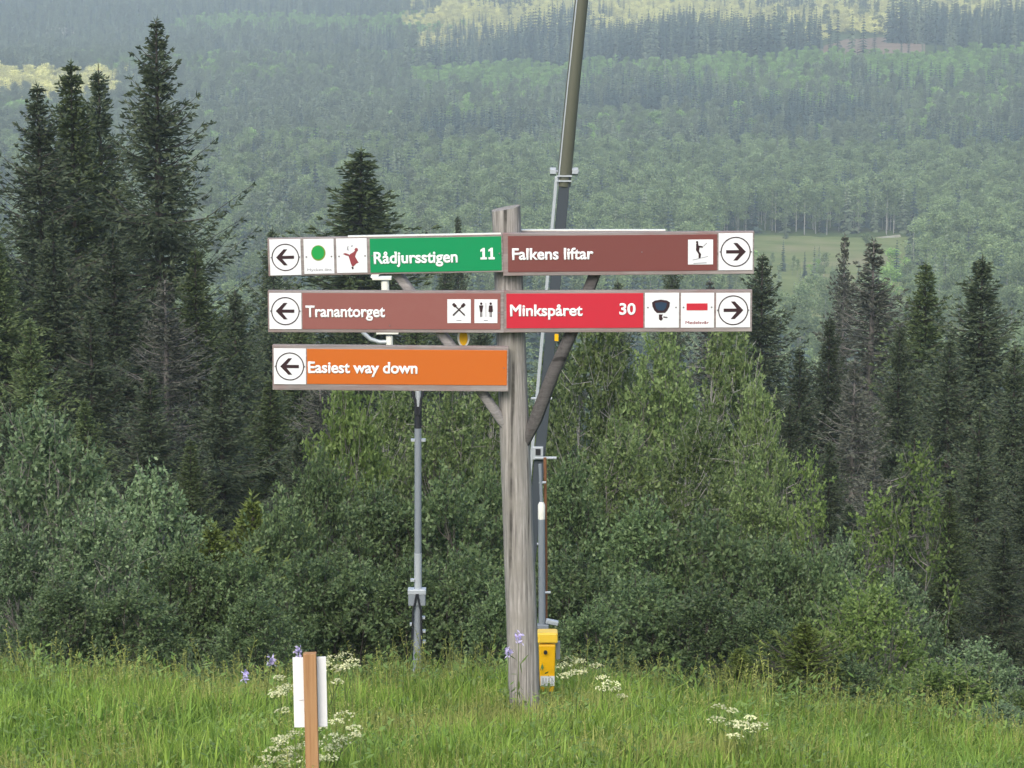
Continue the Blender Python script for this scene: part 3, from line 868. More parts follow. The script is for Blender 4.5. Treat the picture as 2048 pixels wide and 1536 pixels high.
for x, y, z, nn in zip(xs, ys, zs, ns):
    r = rng.random(); q = nn + rng.normal(0, .7)
    if r < .085: k = rng.choice([4, 5])
    elif r < .125: k = rng.choice([6, 7])
    elif q > 1.15: k = 2
    elif q < -.9: k = 3
    else: k = rng.choice([0, 1])
    s = rng.uniform(.5, .95)
    if len(P) >= 21000: s *= 1.25; k = rng.choice([1, 2, 2, 5, 5, 6, 7])
    P.append((x, y, z)); RZ.append(rng.uniform(0, 6.28)); IX.append(int(k)); SCL.append((s * 1.15, s * 1.15, s * rng.uniform(.65, .95) * (.75 if k in (6, 7) else 1)))
scatter('meadow_grass', P, RZ, SCL, IX, gc, 'long green summer grass covering the near slope', 'grass')

# ------------------------------------------------------------------ the sign post
D0 = 18.7
base = at(1051, 1448, D0)
tip = at(1012, 416, D0)
BASE = Vector((base.x, D0, hgt(base.x, D0)))
sign = empty('signpost', BASE)
tag(sign, 'tall weathered wooden post carrying five coloured direction boards', 'signpost')

def loc(p): return Vector(p) - BASE

ax = (tip - base)
mb = MB()
NP = 26; SEG = 30
rrn = random.Random(3)
vv = []; ff = []
phs = [rrn.uniform(-1, 1) for _ in range(NP)]
for i in range(SEG + 1):
    t = i / SEG
    c = loc(base + ax * t) if i else loc(base) + Vector((0, 0, -.5))
    rad = .1065 + (.0925 - .1065) * t
    for k in range(NP):
        th = 2 * math.pi * k / NP
        cx, cy = math.cos(th), math.sin(th)
        # hewn log: a little squared towards the top
        e = 1 - .18 * t
        cx = math.copysign(abs(cx) ** e, cx); cy = math.copysign(abs(cy) ** e, cy)
        r = rad * (1 + .018 * phs[k] + .012 * math.sin(i * .9 + k * 2.1) - (.05 if k % 9 == 4 and i < SEG - 2 else 0))
        zc = c.z + (.018 * cx if i == SEG else 0)
        vv.append((c.x + cx * r, c.y + cy * r, zc))
for i in range(SEG):
    for k in range(NP):
        k2 = (k + 1) % NP
        ff.append((i * NP + k, i * NP + k2, (i + 1) * NP + k2, (i + 1) * NP + k))
ff.append(tuple(SEG * NP + k for k in range(NP)))
mb.add(vv, ff)
mb.build('post', M['post'], sign, smooth=True)

# local frame helper: a board lies in the x-z plane, its front faces -Y
YB = D0 - .125           # board back
TB = .05                 # board thickness
def board(xl, yl0, yl1, xr, yr0, yr1, yaw=0.0, yb=YB):
    """wooden board between two seen ends; returns the board object with its local frame (x along, z up, front at y=-TB)"""
    y = yb
    l0, l1 = at(xl, yl0, y), at(xl, yl1, y); r0, r1 = at(xr, yr0, y), at(xr, yr1, y)
    lm, rm = (l0 + l1) / 2, (r0 + r1) / 2
    c = (lm + rm) / 2
    L = (rm - lm).length; H = ((l0 - l1).length + (r0 - r1).length) / 2
    roll = math.atan2(rm.z - lm.z, rm.x - lm.x)
    m = MB()
    # two boards, upper and lower rail proud of the centre, as a real carved plank
    m.box((0, -TB / 2, 0), (L, TB, H))
    o = m.build('sign_board', M['plank'], sign, bevel=.004)
    o.location = loc(c); o.rotation_euler = (0, -roll, yaw)
    return o, L, H, (xl, xr, c)

PXM = D0 / FPX / CP      # metres per pixel roughly at the boards
def sx(info, px):        # photo x -> local x on a board
    xl, xr, c = info[3]; L = info[1]
    return (px - (xl + xr) / 2) / (xr - xl) * L

def plate(info, name, x0, x1, z0, z1, mat, depth=.004, front=0.0, bev=.0012, tilt=0.0):
    o = info[0]
    a, b = sx(info, x0), sx(info, x1)
    m = MB().box(((a + b) / 2, -TB - front - depth / 2 + .0005, (z0 + z1) / 2), (abs(b - a), depth, z1 - z0), Matrix.Rotation(tilt, 3, 'Y'))
    return m.build(name, mat, o, bevel=bev)

def shape(info, name, poly, mat, front, depth=.0012):
    return MB().prism(poly, -TB - front - depth, -TB - front).build(name, mat, info[0])

def ring(cx, cz, r0, r1, n=48):
    return cx, cz, r0, r1, n

def add_ring(info, cx, cz, r0, r1, mat, front, name='arrow_ring', n=48, rx=1.0):
    m = MB(); y0, y1 = -TB - front - .0012, -TB - front
    vs_, fs = [], []
    for k in range(n):
        a = 2 * math.pi * k / n; c, s = math.cos(a), math.sin(a)
        vs_ += [(cx + c * r0 * rx, y0, cz + s * r0), (cx + c * r1 * rx, y0, cz + s * r1), (cx + c * r0 * rx, y1, cz + s * r0), (cx + c * r1 * rx, y1, cz + s * r1)]
    for k in range(n):
        a, b = 4 * k, 4 * ((k + 1) % n)
        fs += [(a, b, b + 1, a + 1), (a + 1, b + 1, b + 3, a + 3), (a, a + 2, b + 2, b)]
    m.add(vs_, fs)
    return m.build(name, mat, info[0])

def disc_poly(cx, cz, rx, rz, n=36):
    return [(cx + math.cos(-2 * math.pi * k / n) * rx, cz + math.sin(-2 * math.pi * k / n) * rz) for k in range(n)]

def arrow(info, x0, x1, dirn, z0=None, z1=None, screws=True, out=0.006):
    """white square plate with a ringed arrow; dirn -1 points to -x"""
    H = info[2]
    z0 = -H / 2 + .006 if z0 is None else z0; z1 = H / 2 - .006 if z1 is None else z1
    plate(info, 'arrow_plate', x0, x1, z0, z1, M['white'], .005, .0)
    cx, cz = (sx(info, x0) + sx(info, x1)) / 2, (z0 + z1) / 2
    R = min(abs(sx(info, x1) - sx(info, x0)), z1 - z0) / 2
    fr = .0052
    add_ring(info, cx, cz, R * .82, R * .885, M['ink'], fr)
    s = dirn * R
    def P(*l): return [(cx + s * x, cz + R * z) for x, z in l]
    # shaft and two slanted barbs as one outline
    pts = P((.60, 0), (.10, .52), (-.14, .52), (.20, .10), (-.56, .10), (-.56, -.10), (.20, -.10), (-.14, -.52), (.10, -.52))
    shape(info, 'arrow_mark', pts, M['ink'], fr)
    if screws:
        for sg in (-1, 1):
            screw(info, cx + sg * R * .90, cz)

def screw(info, cx, cz, r=.0055):
    shape(info, 'screw', disc_poly(cx, cz, r, r, 10), M['screw'], .0048, .003)

_fc = {}
def text_mesh(s, bold=.022, spacing=1.0):
    cu = bpy.data.curves.new('lettering', 'FONT'); cu.body = s; cu.size = 1.0; cu.offset = 0.0; cu.extrude = 0.0; cu.bevel_depth = bold; cu.bevel_resolution = 0
    cu.space_character = spacing; cu.resolution_u = 5
    ob = bpy.data.objects.new('lettering_source', cu); COL.objects.link(ob)
    dg = bpy.context.evaluated_depsgraph_get()
    me = bpy.data.meshes.new_from_object(ob.evaluated_get(dg))
    bpy.data.objects.remove(ob); bpy.data.curves.remove(cu)
    return me

_h = text_mesh('H', .022); _co = np.empty(len(_h.vertices) * 3, np.float32); _h.vertices.foreach_get('co', _co)
CAPH = float(np.ptp(_co.reshape(-1, 3)[:, 1]))
def lettering(info, s, x0, x1, zb, cap, mat, front=.0062, bold=.022, name='lettering', spacing=1.0):
    """text from photo x0 to x1 with its baseline at local z zb and the given cap height"""
    me = text_mesh(s, bold, spacing)
    n = len(me.vertices); co = np.empty(n * 3, np.float32); me.vertices.foreach_get('co', co); co = co.reshape(-1, 3)
    a, b = sx(info, x0), sx(info, x1)
    mn, mx = co[:, 0].min(), co[:, 0].max()
    kx = (b - a) / (mx - mn); kz = cap / CAPH
    out = np.stack([a + (co[:, 0] - mn) * kx, -TB - front - co[:, 2] * .02, zb + co[:, 1] * kz], 1)
    me.vertices.foreach_set('co', out.astype(np.float32).ravel()); me.update()
    o = link(name, me, mat, info[0])
    return o

mpx = (at(1100, 600, YB).x - at(1099, 600, YB).x)     # metres per photo pixel at the boards

def panel_z(info, f=.93): return -info[2] / 2 * f, info[2] / 2 * f

# left top board: green run
b = board(537, 476, 550, 1006, 466, 543)
H = b[2]; z0, z1 = panel_z(b, .90)
arrow(b, 541, 603, -1)
plate(b, 'grade_plate', 609, 669, z0, z1 + .004, M['white'], .005)
plate(b, 'animal_plate', 674, 735, z0 + .002, z1 + .004, M['white'], .005)
plate(b, 'name_panel', 741, 1003, z0, z1, M['green'], .004)
cx = sx(b, 638); cz = .10 * H
shape(b, 'grade_mark', disc_poly(cx, cz, 14.2 * mpx, 15.5 * mpx), M['ink_olive'], .0052, .0010)
shape(b, 'grade_mark', disc_poly(cx - .6 * mpx, cz + .6 * mpx, 12.3 * mpx, 13.6 * mpx), M['ink_green'], .0064, .0010)
lettering(b, 'Mycket lätt', 615, 664, -.375 * H, 5.4 * mpx, M['ink_grey'], .0056, .01)
cx = sx(b, 704); m_ = mpx
def pl(l): return [(cx + x * m_, z * m_ + cz) for x, z in l]
cz = 0
shape(b, 'animal_mark', pl([(-6, 1), (-3, 4), (4, 8), (9, 13), (12, 11), (9, 5), (7, -1), (12, -10), (14, -13), (9, -15), (4, -20), (1, -21), (-2, -14), (-5, -3)]), M['ink_deer'], .0054)
shape(b, 'animal_mark', pl([(-17, 5), (-13, 6.5), (-5, 4), (-5, 0), (-12, 2)]), M['ink_deer'], .0054)
shape(b, 'animal_mark', pl([(6, 13), (9, 17), (13, 15), (13, 10), (9, 9)]), M['ink_deer'], .0056)
shape(b, 'animal_mark', pl([(-9, 13), (-8, 19), (-5, 21), (-6.5, 17), (-5, 11)]), M['ink_grey'], .0054)
shape(b, 'animal_mark', pl([(-1, 20), (2, 22.5), (3.5, 20.5), (1, 18.5)]), M['ink_grey'], .0054)
shape(b, 'animal_mark', pl([(-1, -22), (3, -21), (3.5, -25), (1, -27)]), M['ink'], .0054)
for px in (614, 664, 679, 731): screw(b, sx(b, px), .0)
lettering(b, 'Rådjursstigen', 748, 916, -.21 * H, 23.5 * mpx, M['letter'], .0052, .036)
for px in (967, 983):
    cx = sx(b, px); cz = -.15 * H
    shape(b, 'numeral', [(cx + x * mpx, cz + z * mpx) for x, z in ((-6, 0), (-6, 4.2), (-2, 4.2), (-2, 17), (-6, 15.2), (-6, 19.2), (-.5, 23), (3, 23), (3, 4.2), (6.5, 4.2), (6.5, 0))], M['letter'], .0048)
for px in (745, 999): screw(b, sx(b, px), 0)
# pale worn strip lying along the top edge
MB().box((sx(b, 850), -TB * .5, H / 2 + .003), (abs(sx(b, 995) - sx(b, 690)), TB * .8, .006)).build('top_flashing', M['cream'], b[0])

# left middle board
b = board(537, 580, 662, 1008, 580, 664)
H = b[2]; z0, z1 = -H / 2 + 7 * mpx, H / 2 - 4 * mpx
arrow(b, 540, 604, -1, z0, z1)
plate(b, 'name_panel', 606, 1001, z0, z1, M['brown_faded'], .004)
lettering(b, 'Tranantorget', 612, 771, z0 + 25 * mpx, 23 * mpx, M['letter'], .0052, .036)
zc = (z0 + z1) / 2
plate(b, 'service_plate', 895, 942, zc - 23.5 * mpx, zc + 24.5 * mpx, M['white'], .003, .004)
plate(b, 'service_plate', 949, 995, zc - 23.5 * mpx, zc + 24.5 * mpx, M['white'], .003, .004)
cx = sx(b, 918); czz = zc + 4 * mpx
for sg in (-1, 1):
    def rot(l): return [(cx + sg * (x * .70 - z * .70) * mpx, czz + (x * .70 + z * .70) * mpx) for x, z in l]
    q = [(-17, -1.4), (8, -1.2), (9, -3), (16, -3), (17, -1.5), (17, 1.5), (16, 3), (9, 3), (8, 1.2), (-17, 1.4)]
    shape(b, 'cutlery_mark', rot(q), M['ink'], .0072 + (.0014 if sg > 0 else 0))
shape(b, 'caption_mark', [(cx - 5 * mpx, zc - 18.5 * mpx), (cx + 5 * mpx, zc - 18.5 * mpx), (cx + 5 * mpx, zc - 17 * mpx), (cx - 5 * mpx, zc - 17 * mpx)], M['ink_grey'], .0072)
cx = sx(b, 972)
for sg in (-1, 1):
    ox = cx + sg * 9.5 * mpx
    shape(b, 'person_mark', disc_poly(ox, zc + 16 * mpx, 2.4 * mpx, 2.6 * mpx, 12), M['ink'], .0072)
    wd = (4.2, 2.4, 2.0) if sg < 0 else (3.4, 4.6, 2.0)
    shape(b, 'person_mark', [(ox + x * mpx, zc + z * mpx) for x, z in ((-wd[0], 12.5), (wd[0], 12.5), (wd[1], 0), (wd[2], -1), (wd[2], -11), (.5, -11), (.5, -1), (-.5, -1), (-.5, -11), (-wd[2], -11), (-wd[2], -1), (-wd[1], 0))], M['ink'], .0072)
shape(b, 'person_mark', [(cx - .6 * mpx, zc - 11 * mpx), (cx + .6 * mpx, zc - 11 * mpx), (cx + .6 * mpx, zc + 18 * mpx), (cx - .6 * mpx, zc + 18 * mpx)], M['ink_grey'], .0072)
shape(b, 'caption_mark', [(cx - 4 * mpx, zc - 18.5 * mpx), (cx + 4 * mpx, zc - 18.5 * mpx), (cx + 4 * mpx, zc - 17 * mpx), (cx - 4 * mpx, zc - 17 * mpx)], M['ink_grey'], .0072)
for px in (780, 998): screw(b, sx(b, px), z0 + (8 * mpx if px < 900 else 34 * mpx), .004)

# left lower board
b = board(546, 690, 775, 1017, 689, 783)
H = b[2]; z0, z1 = -H / 2 + 13 * mpx, H / 2 - 7 * mpx
arrow(b, 549, 613, -1, z0 - .003, z1 + .002)
plate(b, 'name_panel', 615, 1014, z0, z1, M['orange'], .004)
lettering(b, 'Easiest way down', 617, 836, z0 + 23 * mpx, 23 * mpx, M['letter'], .0052, .036)
for px in (1008,): screw(b, sx(b, px), (z0 + z1) / 2, .004)

# right top board
b = board(1006, 463, 552, 1507, 463, 544, yb=YB + .004)
H = b[2]; z0, z1 = -H / 2 + 8 * mpx, H / 2 - 5 * mpx
plate(b, 'name_panel', 1016, 1433, z0, z1, M['brown'], .004)
arrow(b, 1436, 1504, 1, z0 + .001, z1 + .006)
lettering(b, 'Falkens liftar', 1024, 1187, z0 + 25 * mpx, 23 * mpx, M['letter'], .0052, .036)
zc = (z0 + z1) / 2
plate(b, 'service_plate', 1375, 1425, zc - 24 * mpx, zc + 26 * mpx, M['white'], .003, .004)
cx = sx(b, 1399)
def q_(l): return [(cx + x * mpx, zc + z * mpx) for x, z in l]
shape(b, 'skier_mark', q_([(-8, 18), (-4, 19), (-3, 14), (5, 13), (6, 10), (-1, 10), (-2, 3), (2, -3), (1, -11), (-3, -11), (-3, -3), (-8, 5)]), M['ink'], .0072)
shape(b, 'skier_mark', disc_poly(cx - 6 * mpx, zc + 21 * mpx, 2.4 * mpx, 2.4 * mpx, 12), M['ink'], .0072)
shape(b, 'skier_mark', q_([(-15, -14), (16, -7), (16, -8.2), (-15, -15.4)]), M['ink_grey'], .0072)
shape(b, 'skier_mark', q_([(6, 13), (13, 20), (14, 19), (7, 12)]), M['ink_grey'], .0072)
shape(b, 'caption_mark', q_([(-13, -20.5), (13, -19.5), (13, -21), (-13, -22)]), M['ink_grey'], .0072)
screw(b, sx(b, 1283), zc + 2 * mpx, .004)
# rear-facing board on the far side of the post, its pale top edge showing
rb = board(1030, 460, 540, 1330, 460, 540, yb=D0 + .150)
MB().box((0, .003, 0), (rb[1], .006, rb[2] * .96)).build('rear_panel', M['green'], rb[0])
MB().box((0, -TB / 2, rb[2] / 2 + .003), (rb[1], TB, .006)).build('top_flashing', M['cream'], rb[0])

# right lower board
b = board(1007, 579, 664, 1503, 579, 660, yb=YB + .004)
H = b[2]; z0, z1 = -H / 2 + 9 * mpx, H / 2 - 5 * mpx
plate(b, 'name_panel', 1013, 1286, z0, z1, M['red'], .004)
lettering(b, 'Minkspåret', 1020, 1165, z0 + 25 * mpx, 23 * mpx, M['letter'], .0052, .036)
lettering(b, '30', 1238, 1271, z0 + 27 * mpx, 23 * mpx, M['letter'], .0052, .036)
plate(b, 'animal_plate', 1289, 1357, z0, z1 + .001, M['white'], .005)
plate(b, 'grade_plate', 1361, 1427, z0 - .001, z1, M['white'], .005)
arrow(b, 1431, 1499, 1, z0, z1 - .001)
cx = sx(b, 1321); zc = (z0 + z1) / 2
def q_(l): return [(cx + x * mpx, zc + z * mpx) for x, z in l]
shape(b, 'animal_mark', q_([(-18, 16), (-12, 20), (0, 22), (12, 20), (18, 16), (17, 8), (13, 0), (8, -5), (-8, -5), (-13, 0), (-17, 8)]), M['ink'], .0054)
shape(b, 'animal_mark', q_([(-12, 15), (0, 17), (12, 15), (10, 5), (5, 0), (-5, 0), (-10, 5)]), M['ink_blue'], .0068)
shape(b, 'animal_mark', q_([(-4, -8), (4, -8), (2, -12), (4, -17), (0, -21), (-4, -18)]), M['ink'], .0054)
shape(b, 'animal_mark', q_([(5, -12), (13, -13), (13, -15), (5, -14.5)]), M['ink'], .0054)
cx = sx(b, 1393)
shape(b, 'grade_mark', q_([(-21, 14), (21, 14), (21, 0), (-21, 0)]), M['red'], .0054)
lettering(b, 'Medelsvår', 1370, 1417, z0 + 7.5 * mpx, 6.0 * mpx, M['ink_deer'], .0056, .02)
for px in (1295, 1351, 1366, 1422): screw(b, sx(b, px), zc + 6 * mpx)

# braces behind the boards
def brace(pts, rad, mat, seed):
    P = [loc(at(px, py, d)) for px, py, d in pts]
    o = MB().tube(P, rad, 10, .05, seed).build('brace', mat, sign, smooth=True)
    return o
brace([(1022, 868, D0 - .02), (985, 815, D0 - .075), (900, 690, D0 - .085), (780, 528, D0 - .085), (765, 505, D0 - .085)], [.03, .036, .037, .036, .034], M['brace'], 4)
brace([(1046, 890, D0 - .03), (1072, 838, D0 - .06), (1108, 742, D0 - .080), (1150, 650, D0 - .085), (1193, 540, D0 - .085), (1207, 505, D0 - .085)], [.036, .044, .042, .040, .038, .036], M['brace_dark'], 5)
# wooden packing blocks joining boards and post
for py in (508, 622, 737):
    c = loc(at(1013 if py < 700 else 994, py, D0 - .1))
    MB().box((c.x, c.y, c.z), (.13, .06, .17)).build('packing_block', M['plank'], sign)

# oval tag hanging under the back of the faded brown board
tg = empty('oval_tag', at(927, 675, D0 - .06))
tag(tg, 'small yellow oval tag with white rim hanging below the faded brown board', 'tag')
MB().prism(disc_poly(0, 0, .040, .062, 28), -.003, .003).build('rim', M['cream'], tg)
MB().prism(disc_poly(0, -.002, .027, .050, 28), -.006, -.0032).build('face', M['yellow'], tg)
MB().tube([(0, 0, .05), (0, -.0, .11)], .004, 6).build('hook', M['screw'], tg)

# ------------------------------------------------------------------ snow lance behind the post
DL = 23.0
lbase = at(1031, 1372, DL); lb = Vector((lbase.x, DL, hgt(lbase.x, DL)))
lance = empty('snow_lance', lb)
tag(lance, 'tall leaning steel snow lance with olive upper pipe behind the post', 'snow lance')
def ll(px, py, d=DL): return at(px, py, d) - lb
mL = DL / FPX
def slant(px0, py0, px1, py1, half, dep, mat, name, off=0.0, dd=0.0):
    a, c = ll(px0, py0), ll(px1, py1); a = a + Vector((off, dd, 0)); c = c + Vector((off, dd, 0))
    dirv = (c - a); L = dirv.length; ang = math.atan2(dirv.x, dirv.z)
    m = Matrix.Rotation(ang, 3, 'Y')
    return MB().box((a + c) / 2, (half * 2, dep, L), m).build(name, mat, lance, bevel=.004)
slant(1037, 1385, 1130, 352, .042, .09, M['beam'], 'beam')
slant(1021, 1385, 1113, 352, .013, .03, M['galv_light'], 'guide_rail', 0, -.04)
MB().tube([ll(1127, 372), ll(1144, 190), ll(1163, 0), ll(1205, -420), ll(1222, -590)], [.058, .056, .053, .046, .04], 16).build('upper_pipe', M['olive'], lance, True)
MB().tube([ll(1117, 372, DL - .03), ll(1135, 190, DL - .03), ll(1155, 0, DL - .03), ll(1200, -420, DL - .03)], .011, 8).build('hose_line', M['galv_light'], lance, True)
MB().tube([ll(1138, 372, DL + .01), ll(1156, 190, DL + .01), ll(1175, 0, DL + .01), ll(1213, -420, DL + .01)], .008, 8).build('hose_line', M['galv_light'], lance, True)
hd = MB().tube([ll(1220, -570), ll(1226, -640)], [.075, .06], 14); hd.build('nozzle_head', M['galv'], lance, True)
MB().tube([ll(1103, 343), ll(1158, 343)], .013, 8).build('pivot_bolt', M['galv_light'], lance, True)
for px in (1106, 1150): MB().tube([ll(px - 6, 343), ll(px + 6, 343)], .032, 6).build('nut', M['galv_light'], lance)
for py in (352, 362): MB().box(ll(1129 - (py - 352) * .1, py, DL - .055), (.12, .02, .012)).build('clamp', M['galv_light'], lance)
MB().box(ll(1076, 906, DL - .06), (.085, .03, .105)).build('bracket', M['galv_light'], lance, bevel=.004)
MB().box(ll(1076, 904, DL - .078), (.04, .01, .05)).build('bracket_window', M['black'], lance)
MB().tube([ll(1070, 916, DL - .07), ll(1113, 916, DL - .07)], .012, 8).build('bracket_pin', M['galv_light'], lance, True)
MB().tube([ll(1062, 797, DL - .05), ll(1104, 797, DL - .05)], .010, 8).build('clip', M['galv_light'], lance, True)
MB().box(ll(1113, 675, DL - .065), (.030, .008, .055)).build('yellow_mark', M['yellow'], lance)

# hydrant stand pipe beside the lance
DH = 22.4
hb_ = at(1084, 1372, DH); hb_ = Vector((hb_.x, DH, hgt(hb_.x, DH)))
hyd = empty('stand_pipe', hb_)
tag(hyd, 'thin grey steel stand pipe with side stubs above the yellow box', 'pipe')
def hl(px, py, d=DH): return at(px, py, d) - hb_
MB().tube([hl(1084, 1400), hl(1084, 1200), hl(1083, 1036)], .028, 12).build('pipe', M['galv'], hyd, True)
MB().tube([hl(1083, 1038), hl(1083, 1010), hl(1083, 1004)], [.029, .029, .018], 12).build('cap', M['cream'], hyd, True)
MB().tube([hl(1083, 1006), hl(1080, 928)], .014, 8).build('riser', M['galv'], hyd, True)
MB().tube([hl(1092, 1392, DH + .06), hl(1092, 1150, DH + .06), hl(1090, 915, DH + .06)], .013, 8).build('rusty_rod', M['rust'], hyd, True)
for py, x1 in ((1185, 1101), (965, 1092), (1088, 1074)):
    MB().tube([hl(1078, py), hl(x1, py)], .010, 8).build('stub', M['galv_light'], hyd, True)
MB().box(hl(1104, 1244), (.10, .05, .035), Matrix.Rotation(.2, 3, 'Y')).build('valve_arm', M['galv_light'], hyd, bevel=.005)
MB().box(hl(1086, 1252), (.09, .07, .035)).build('flange', M['galv'], hyd, bevel=.005)

# yellow hydrant box
DY = 19.5
yb_ = at(1094, 1400, DY); yb_ = Vector((yb_.x, DY, hgt(yb_.x, DY)))
ybx = empty('hydrant_box', yb_)
tag(ybx, 'bright yellow box with white label standing beside the post foot', 'box')
mY = DY / FPX
def yl(px, py, d=DY): return at(px, py, d) - yb_
c = yl(1094, 1333)
o = MB().box((0, 0, 0), (35 * mY, .11, 102 * mY)).build('body', M['yellow'], ybx, bevel=.012)
for v in o.data.vertices:
    if v.co.z < 0: v.co.x *= .86
o.location = c
MB().box(yl(1095, 1272), (42 * mY, .13, 22 * mY)).build('lid', M['yellow_lid'], ybx, bevel=.012)
MB().box(yl(1095, 1362, DY - .059), (29 * mY, .004, 21 * mY)).build('label_plate', M['white'], ybx)
for dx in (-9, -3, 3, 9):
    MB().box(yl(1095 + dx, 1361 + (dx % 2), DY - .062), (1.6 * mY, .003, 13 * mY)).build('label_mark', M['ink_grey'], ybx)
kc = yl(1091, 1304, DY - .056)
MB().tube([kc, kc + Vector((0, -.02, 0))], .013, 10).build('lock_knob', M['black'], ybx)
MB().box(yl(1095, 1400) + Vector((0, 0, -.05)), (.05, .05, .32)).build('leg', M['galv'], ybx)
MB().box(yl(1116, 1300, DY + .03), (.03, .05, .12)).build('side_bracket', M['galv'], ybx)

# ------------------------------------------------------------------ slim instrument mast
DM = 24.0
mb0 = at(835, 1366, DM); mb0 = Vector((mb0.x, DM, hgt(mb0.x, DM)))
mast = empty('instrument_mast', mb0)
tag(mast, 'slim grey steel mast with junction box and cable fork behind the left boards', 'mast')
def ml(px, py, d=DM): return at(px, py, d) - mb0
MB().tube([ll_ for ll_ in (ml(834, 1400), ml(835, 1190))], .036, 14).build('lower_pole', M['galv'], mast, True)
MB().tube([ml(835, 1195), ml(836, 1105), ml(836, 850)], [.030, .030, .030], 14).build('middle_pole', M['galv'], mast, True)
MB().tube([ml(836, 1190), ml(836, 1106)], .0325, 14).build('pale_sleeve', M['galv_light'], mast, True)
MB().tube([ml(836, 852), ml(837, 720)], .025, 12).build('upper_pole', M['galv_light'], mast, True)
MB().tube([ml(836, 856), ml(836, 812)], .0315, 12).build('black_collar', M['black'], mast, True)
for sg in (-1, 1):
    MB().tube([ml(836 + sg * 3, 830, DM - .03), ml(836 + sg * 6, 800, DM - .03), ml(836 + sg * 13, 775, DM - .03), ml(836 + sg * 16, 740, DM - .02)], .011, 8).build('cable', M['black'], mast, True)
MB().box(ml(834, 1182), (.155, .10, .045)).build('junction_lid', M['galv_light'], mast, bevel=.006)
MB().box(ml(834, 1198), (.145, .09, .10)).build('junction_box', M['galv'], mast, bevel=.006)
for sg in (-1, 1):
    MB().tube([ml(834 + sg * 1, 1188, DM - .055), ml(834 + sg * 4, 1205, DM - .055), ml(834 + sg * 8, 1222, DM - .045), ml(834 + sg * 10, 1300, DM - .02)], .009, 8).build('cable', M['black'], mast, True)
for px, py in ((846, 1235), (847, 1262), (824, 1248), (847, 1283), (824, 1340), (848, 1340), (825, 1160), (847, 880), (826, 880)):
    MB().box(ml(px, py), (.035, .05, .018)).build('hose_clip', M['galv_light'], mast)
# head: arm to the left with white cylinders and a curved conduit
MB().tube([ml(837, 730), ml(812, 715), ml(778, 712)], .022, 10).build('head_arm', M['galv'], mast, True)
MB().tube([ml(779, 720), ml(779, 672)], .030, 12).build('white_cylinder', M['cream'], mast, True)
MB().tube([ml(779, 676), ml(772, 620), ml(771, 582)], .018, 10).build('head_riser', M['galv'], mast, True)
MB().tube([ml(771, 590), ml(770, 562)], .034, 12).build('white_cylinder', M['cream'], mast, True)
MB().box(ml(775, 664), (.185, .09, .028)).build('head_plate', M['cream'], mast, bevel=.004)
MB().box(ml(764, 556), (.16, .09, .024)).build('head_plate', M['cream'], mast, bevel=.004)
MB().box(ml(750, 551), (.055, .06, .06), Matrix.Rotation(.5, 3, 'Y')).build('head_bracket', M['cream'], mast, bevel=.004)
MB().tube([ml(718, 650), ml(726, 665), ml(740, 678), ml(758, 684), ml(780, 684)], .018, 10).build('conduit', M['galv_light'], mast, True)

# ------------------------------------------------------------------ stake with white sheet, seen from behind
DS = 13.0
s0 = at(624, 1536, DS); s0 = Vector((s0.x, DS, hgt(s0.x, DS)))
stk = empty('stake_sign', s0)
tag(stk, 'short wooden stake holding a blank white sheet in the grass', 'sign')
def sl(px, py, d=DS): return at(px, py, d) - s0
top_, bot_ = sl(619.5, 1306), sl(625, 1536)
wS = 27.0 * DS / FPX
dirv = (top_ - bot_); end = top_ - dirv.normalized() * (dirv.length + .55)
mS = Matrix.Rotation(math.atan2(dirv.x, dirv.z), 3, 'Y')
MB().box((top_ + end) / 2, (wS, .045, (top_ - end).length), mS).build('stake', M['stake'], stk, bevel=.003)
pc = sl(620, 1384.5, DS + .030)
pn = MB(); nseg = 8
w_, h_ = 69 * DS / FPX, 150 * DS / FPX
for i in range(nseg + 1):
    u = i / nseg - .5
    for zz in (-.5, .5):
        for yy in (0, .004):
            pn.v.append((u * w_, yy + .004 * (abs(u) * 2) ** 2, zz * h_ + .003 * u))
for i in range(nseg):
    a = i * 4; b2 = a + 4
    pn.f += [(a, b2, b2 + 2, a + 2), (a + 1, a + 3, b2 + 3, b2 + 1), (a, a + 1, b2 + 1, b2), (a + 2, b2 + 2, b2 + 3, a + 3)]
pn.f += [(0, 2, 3, 1), (nseg * 4, nseg * 4 + 1, nseg * 4 + 3, nseg * 4 + 2)]
o = pn.build('sheet', M['paper'], stk); o.location = pc; o.rotation_euler = (0, mS.to_euler().y, 0)
MB().tube([sl(588, 1402, DS + .040), sl(607, 1400, DS + .026)], .0012, 5).build('wire', M['ink_grey'], stk)

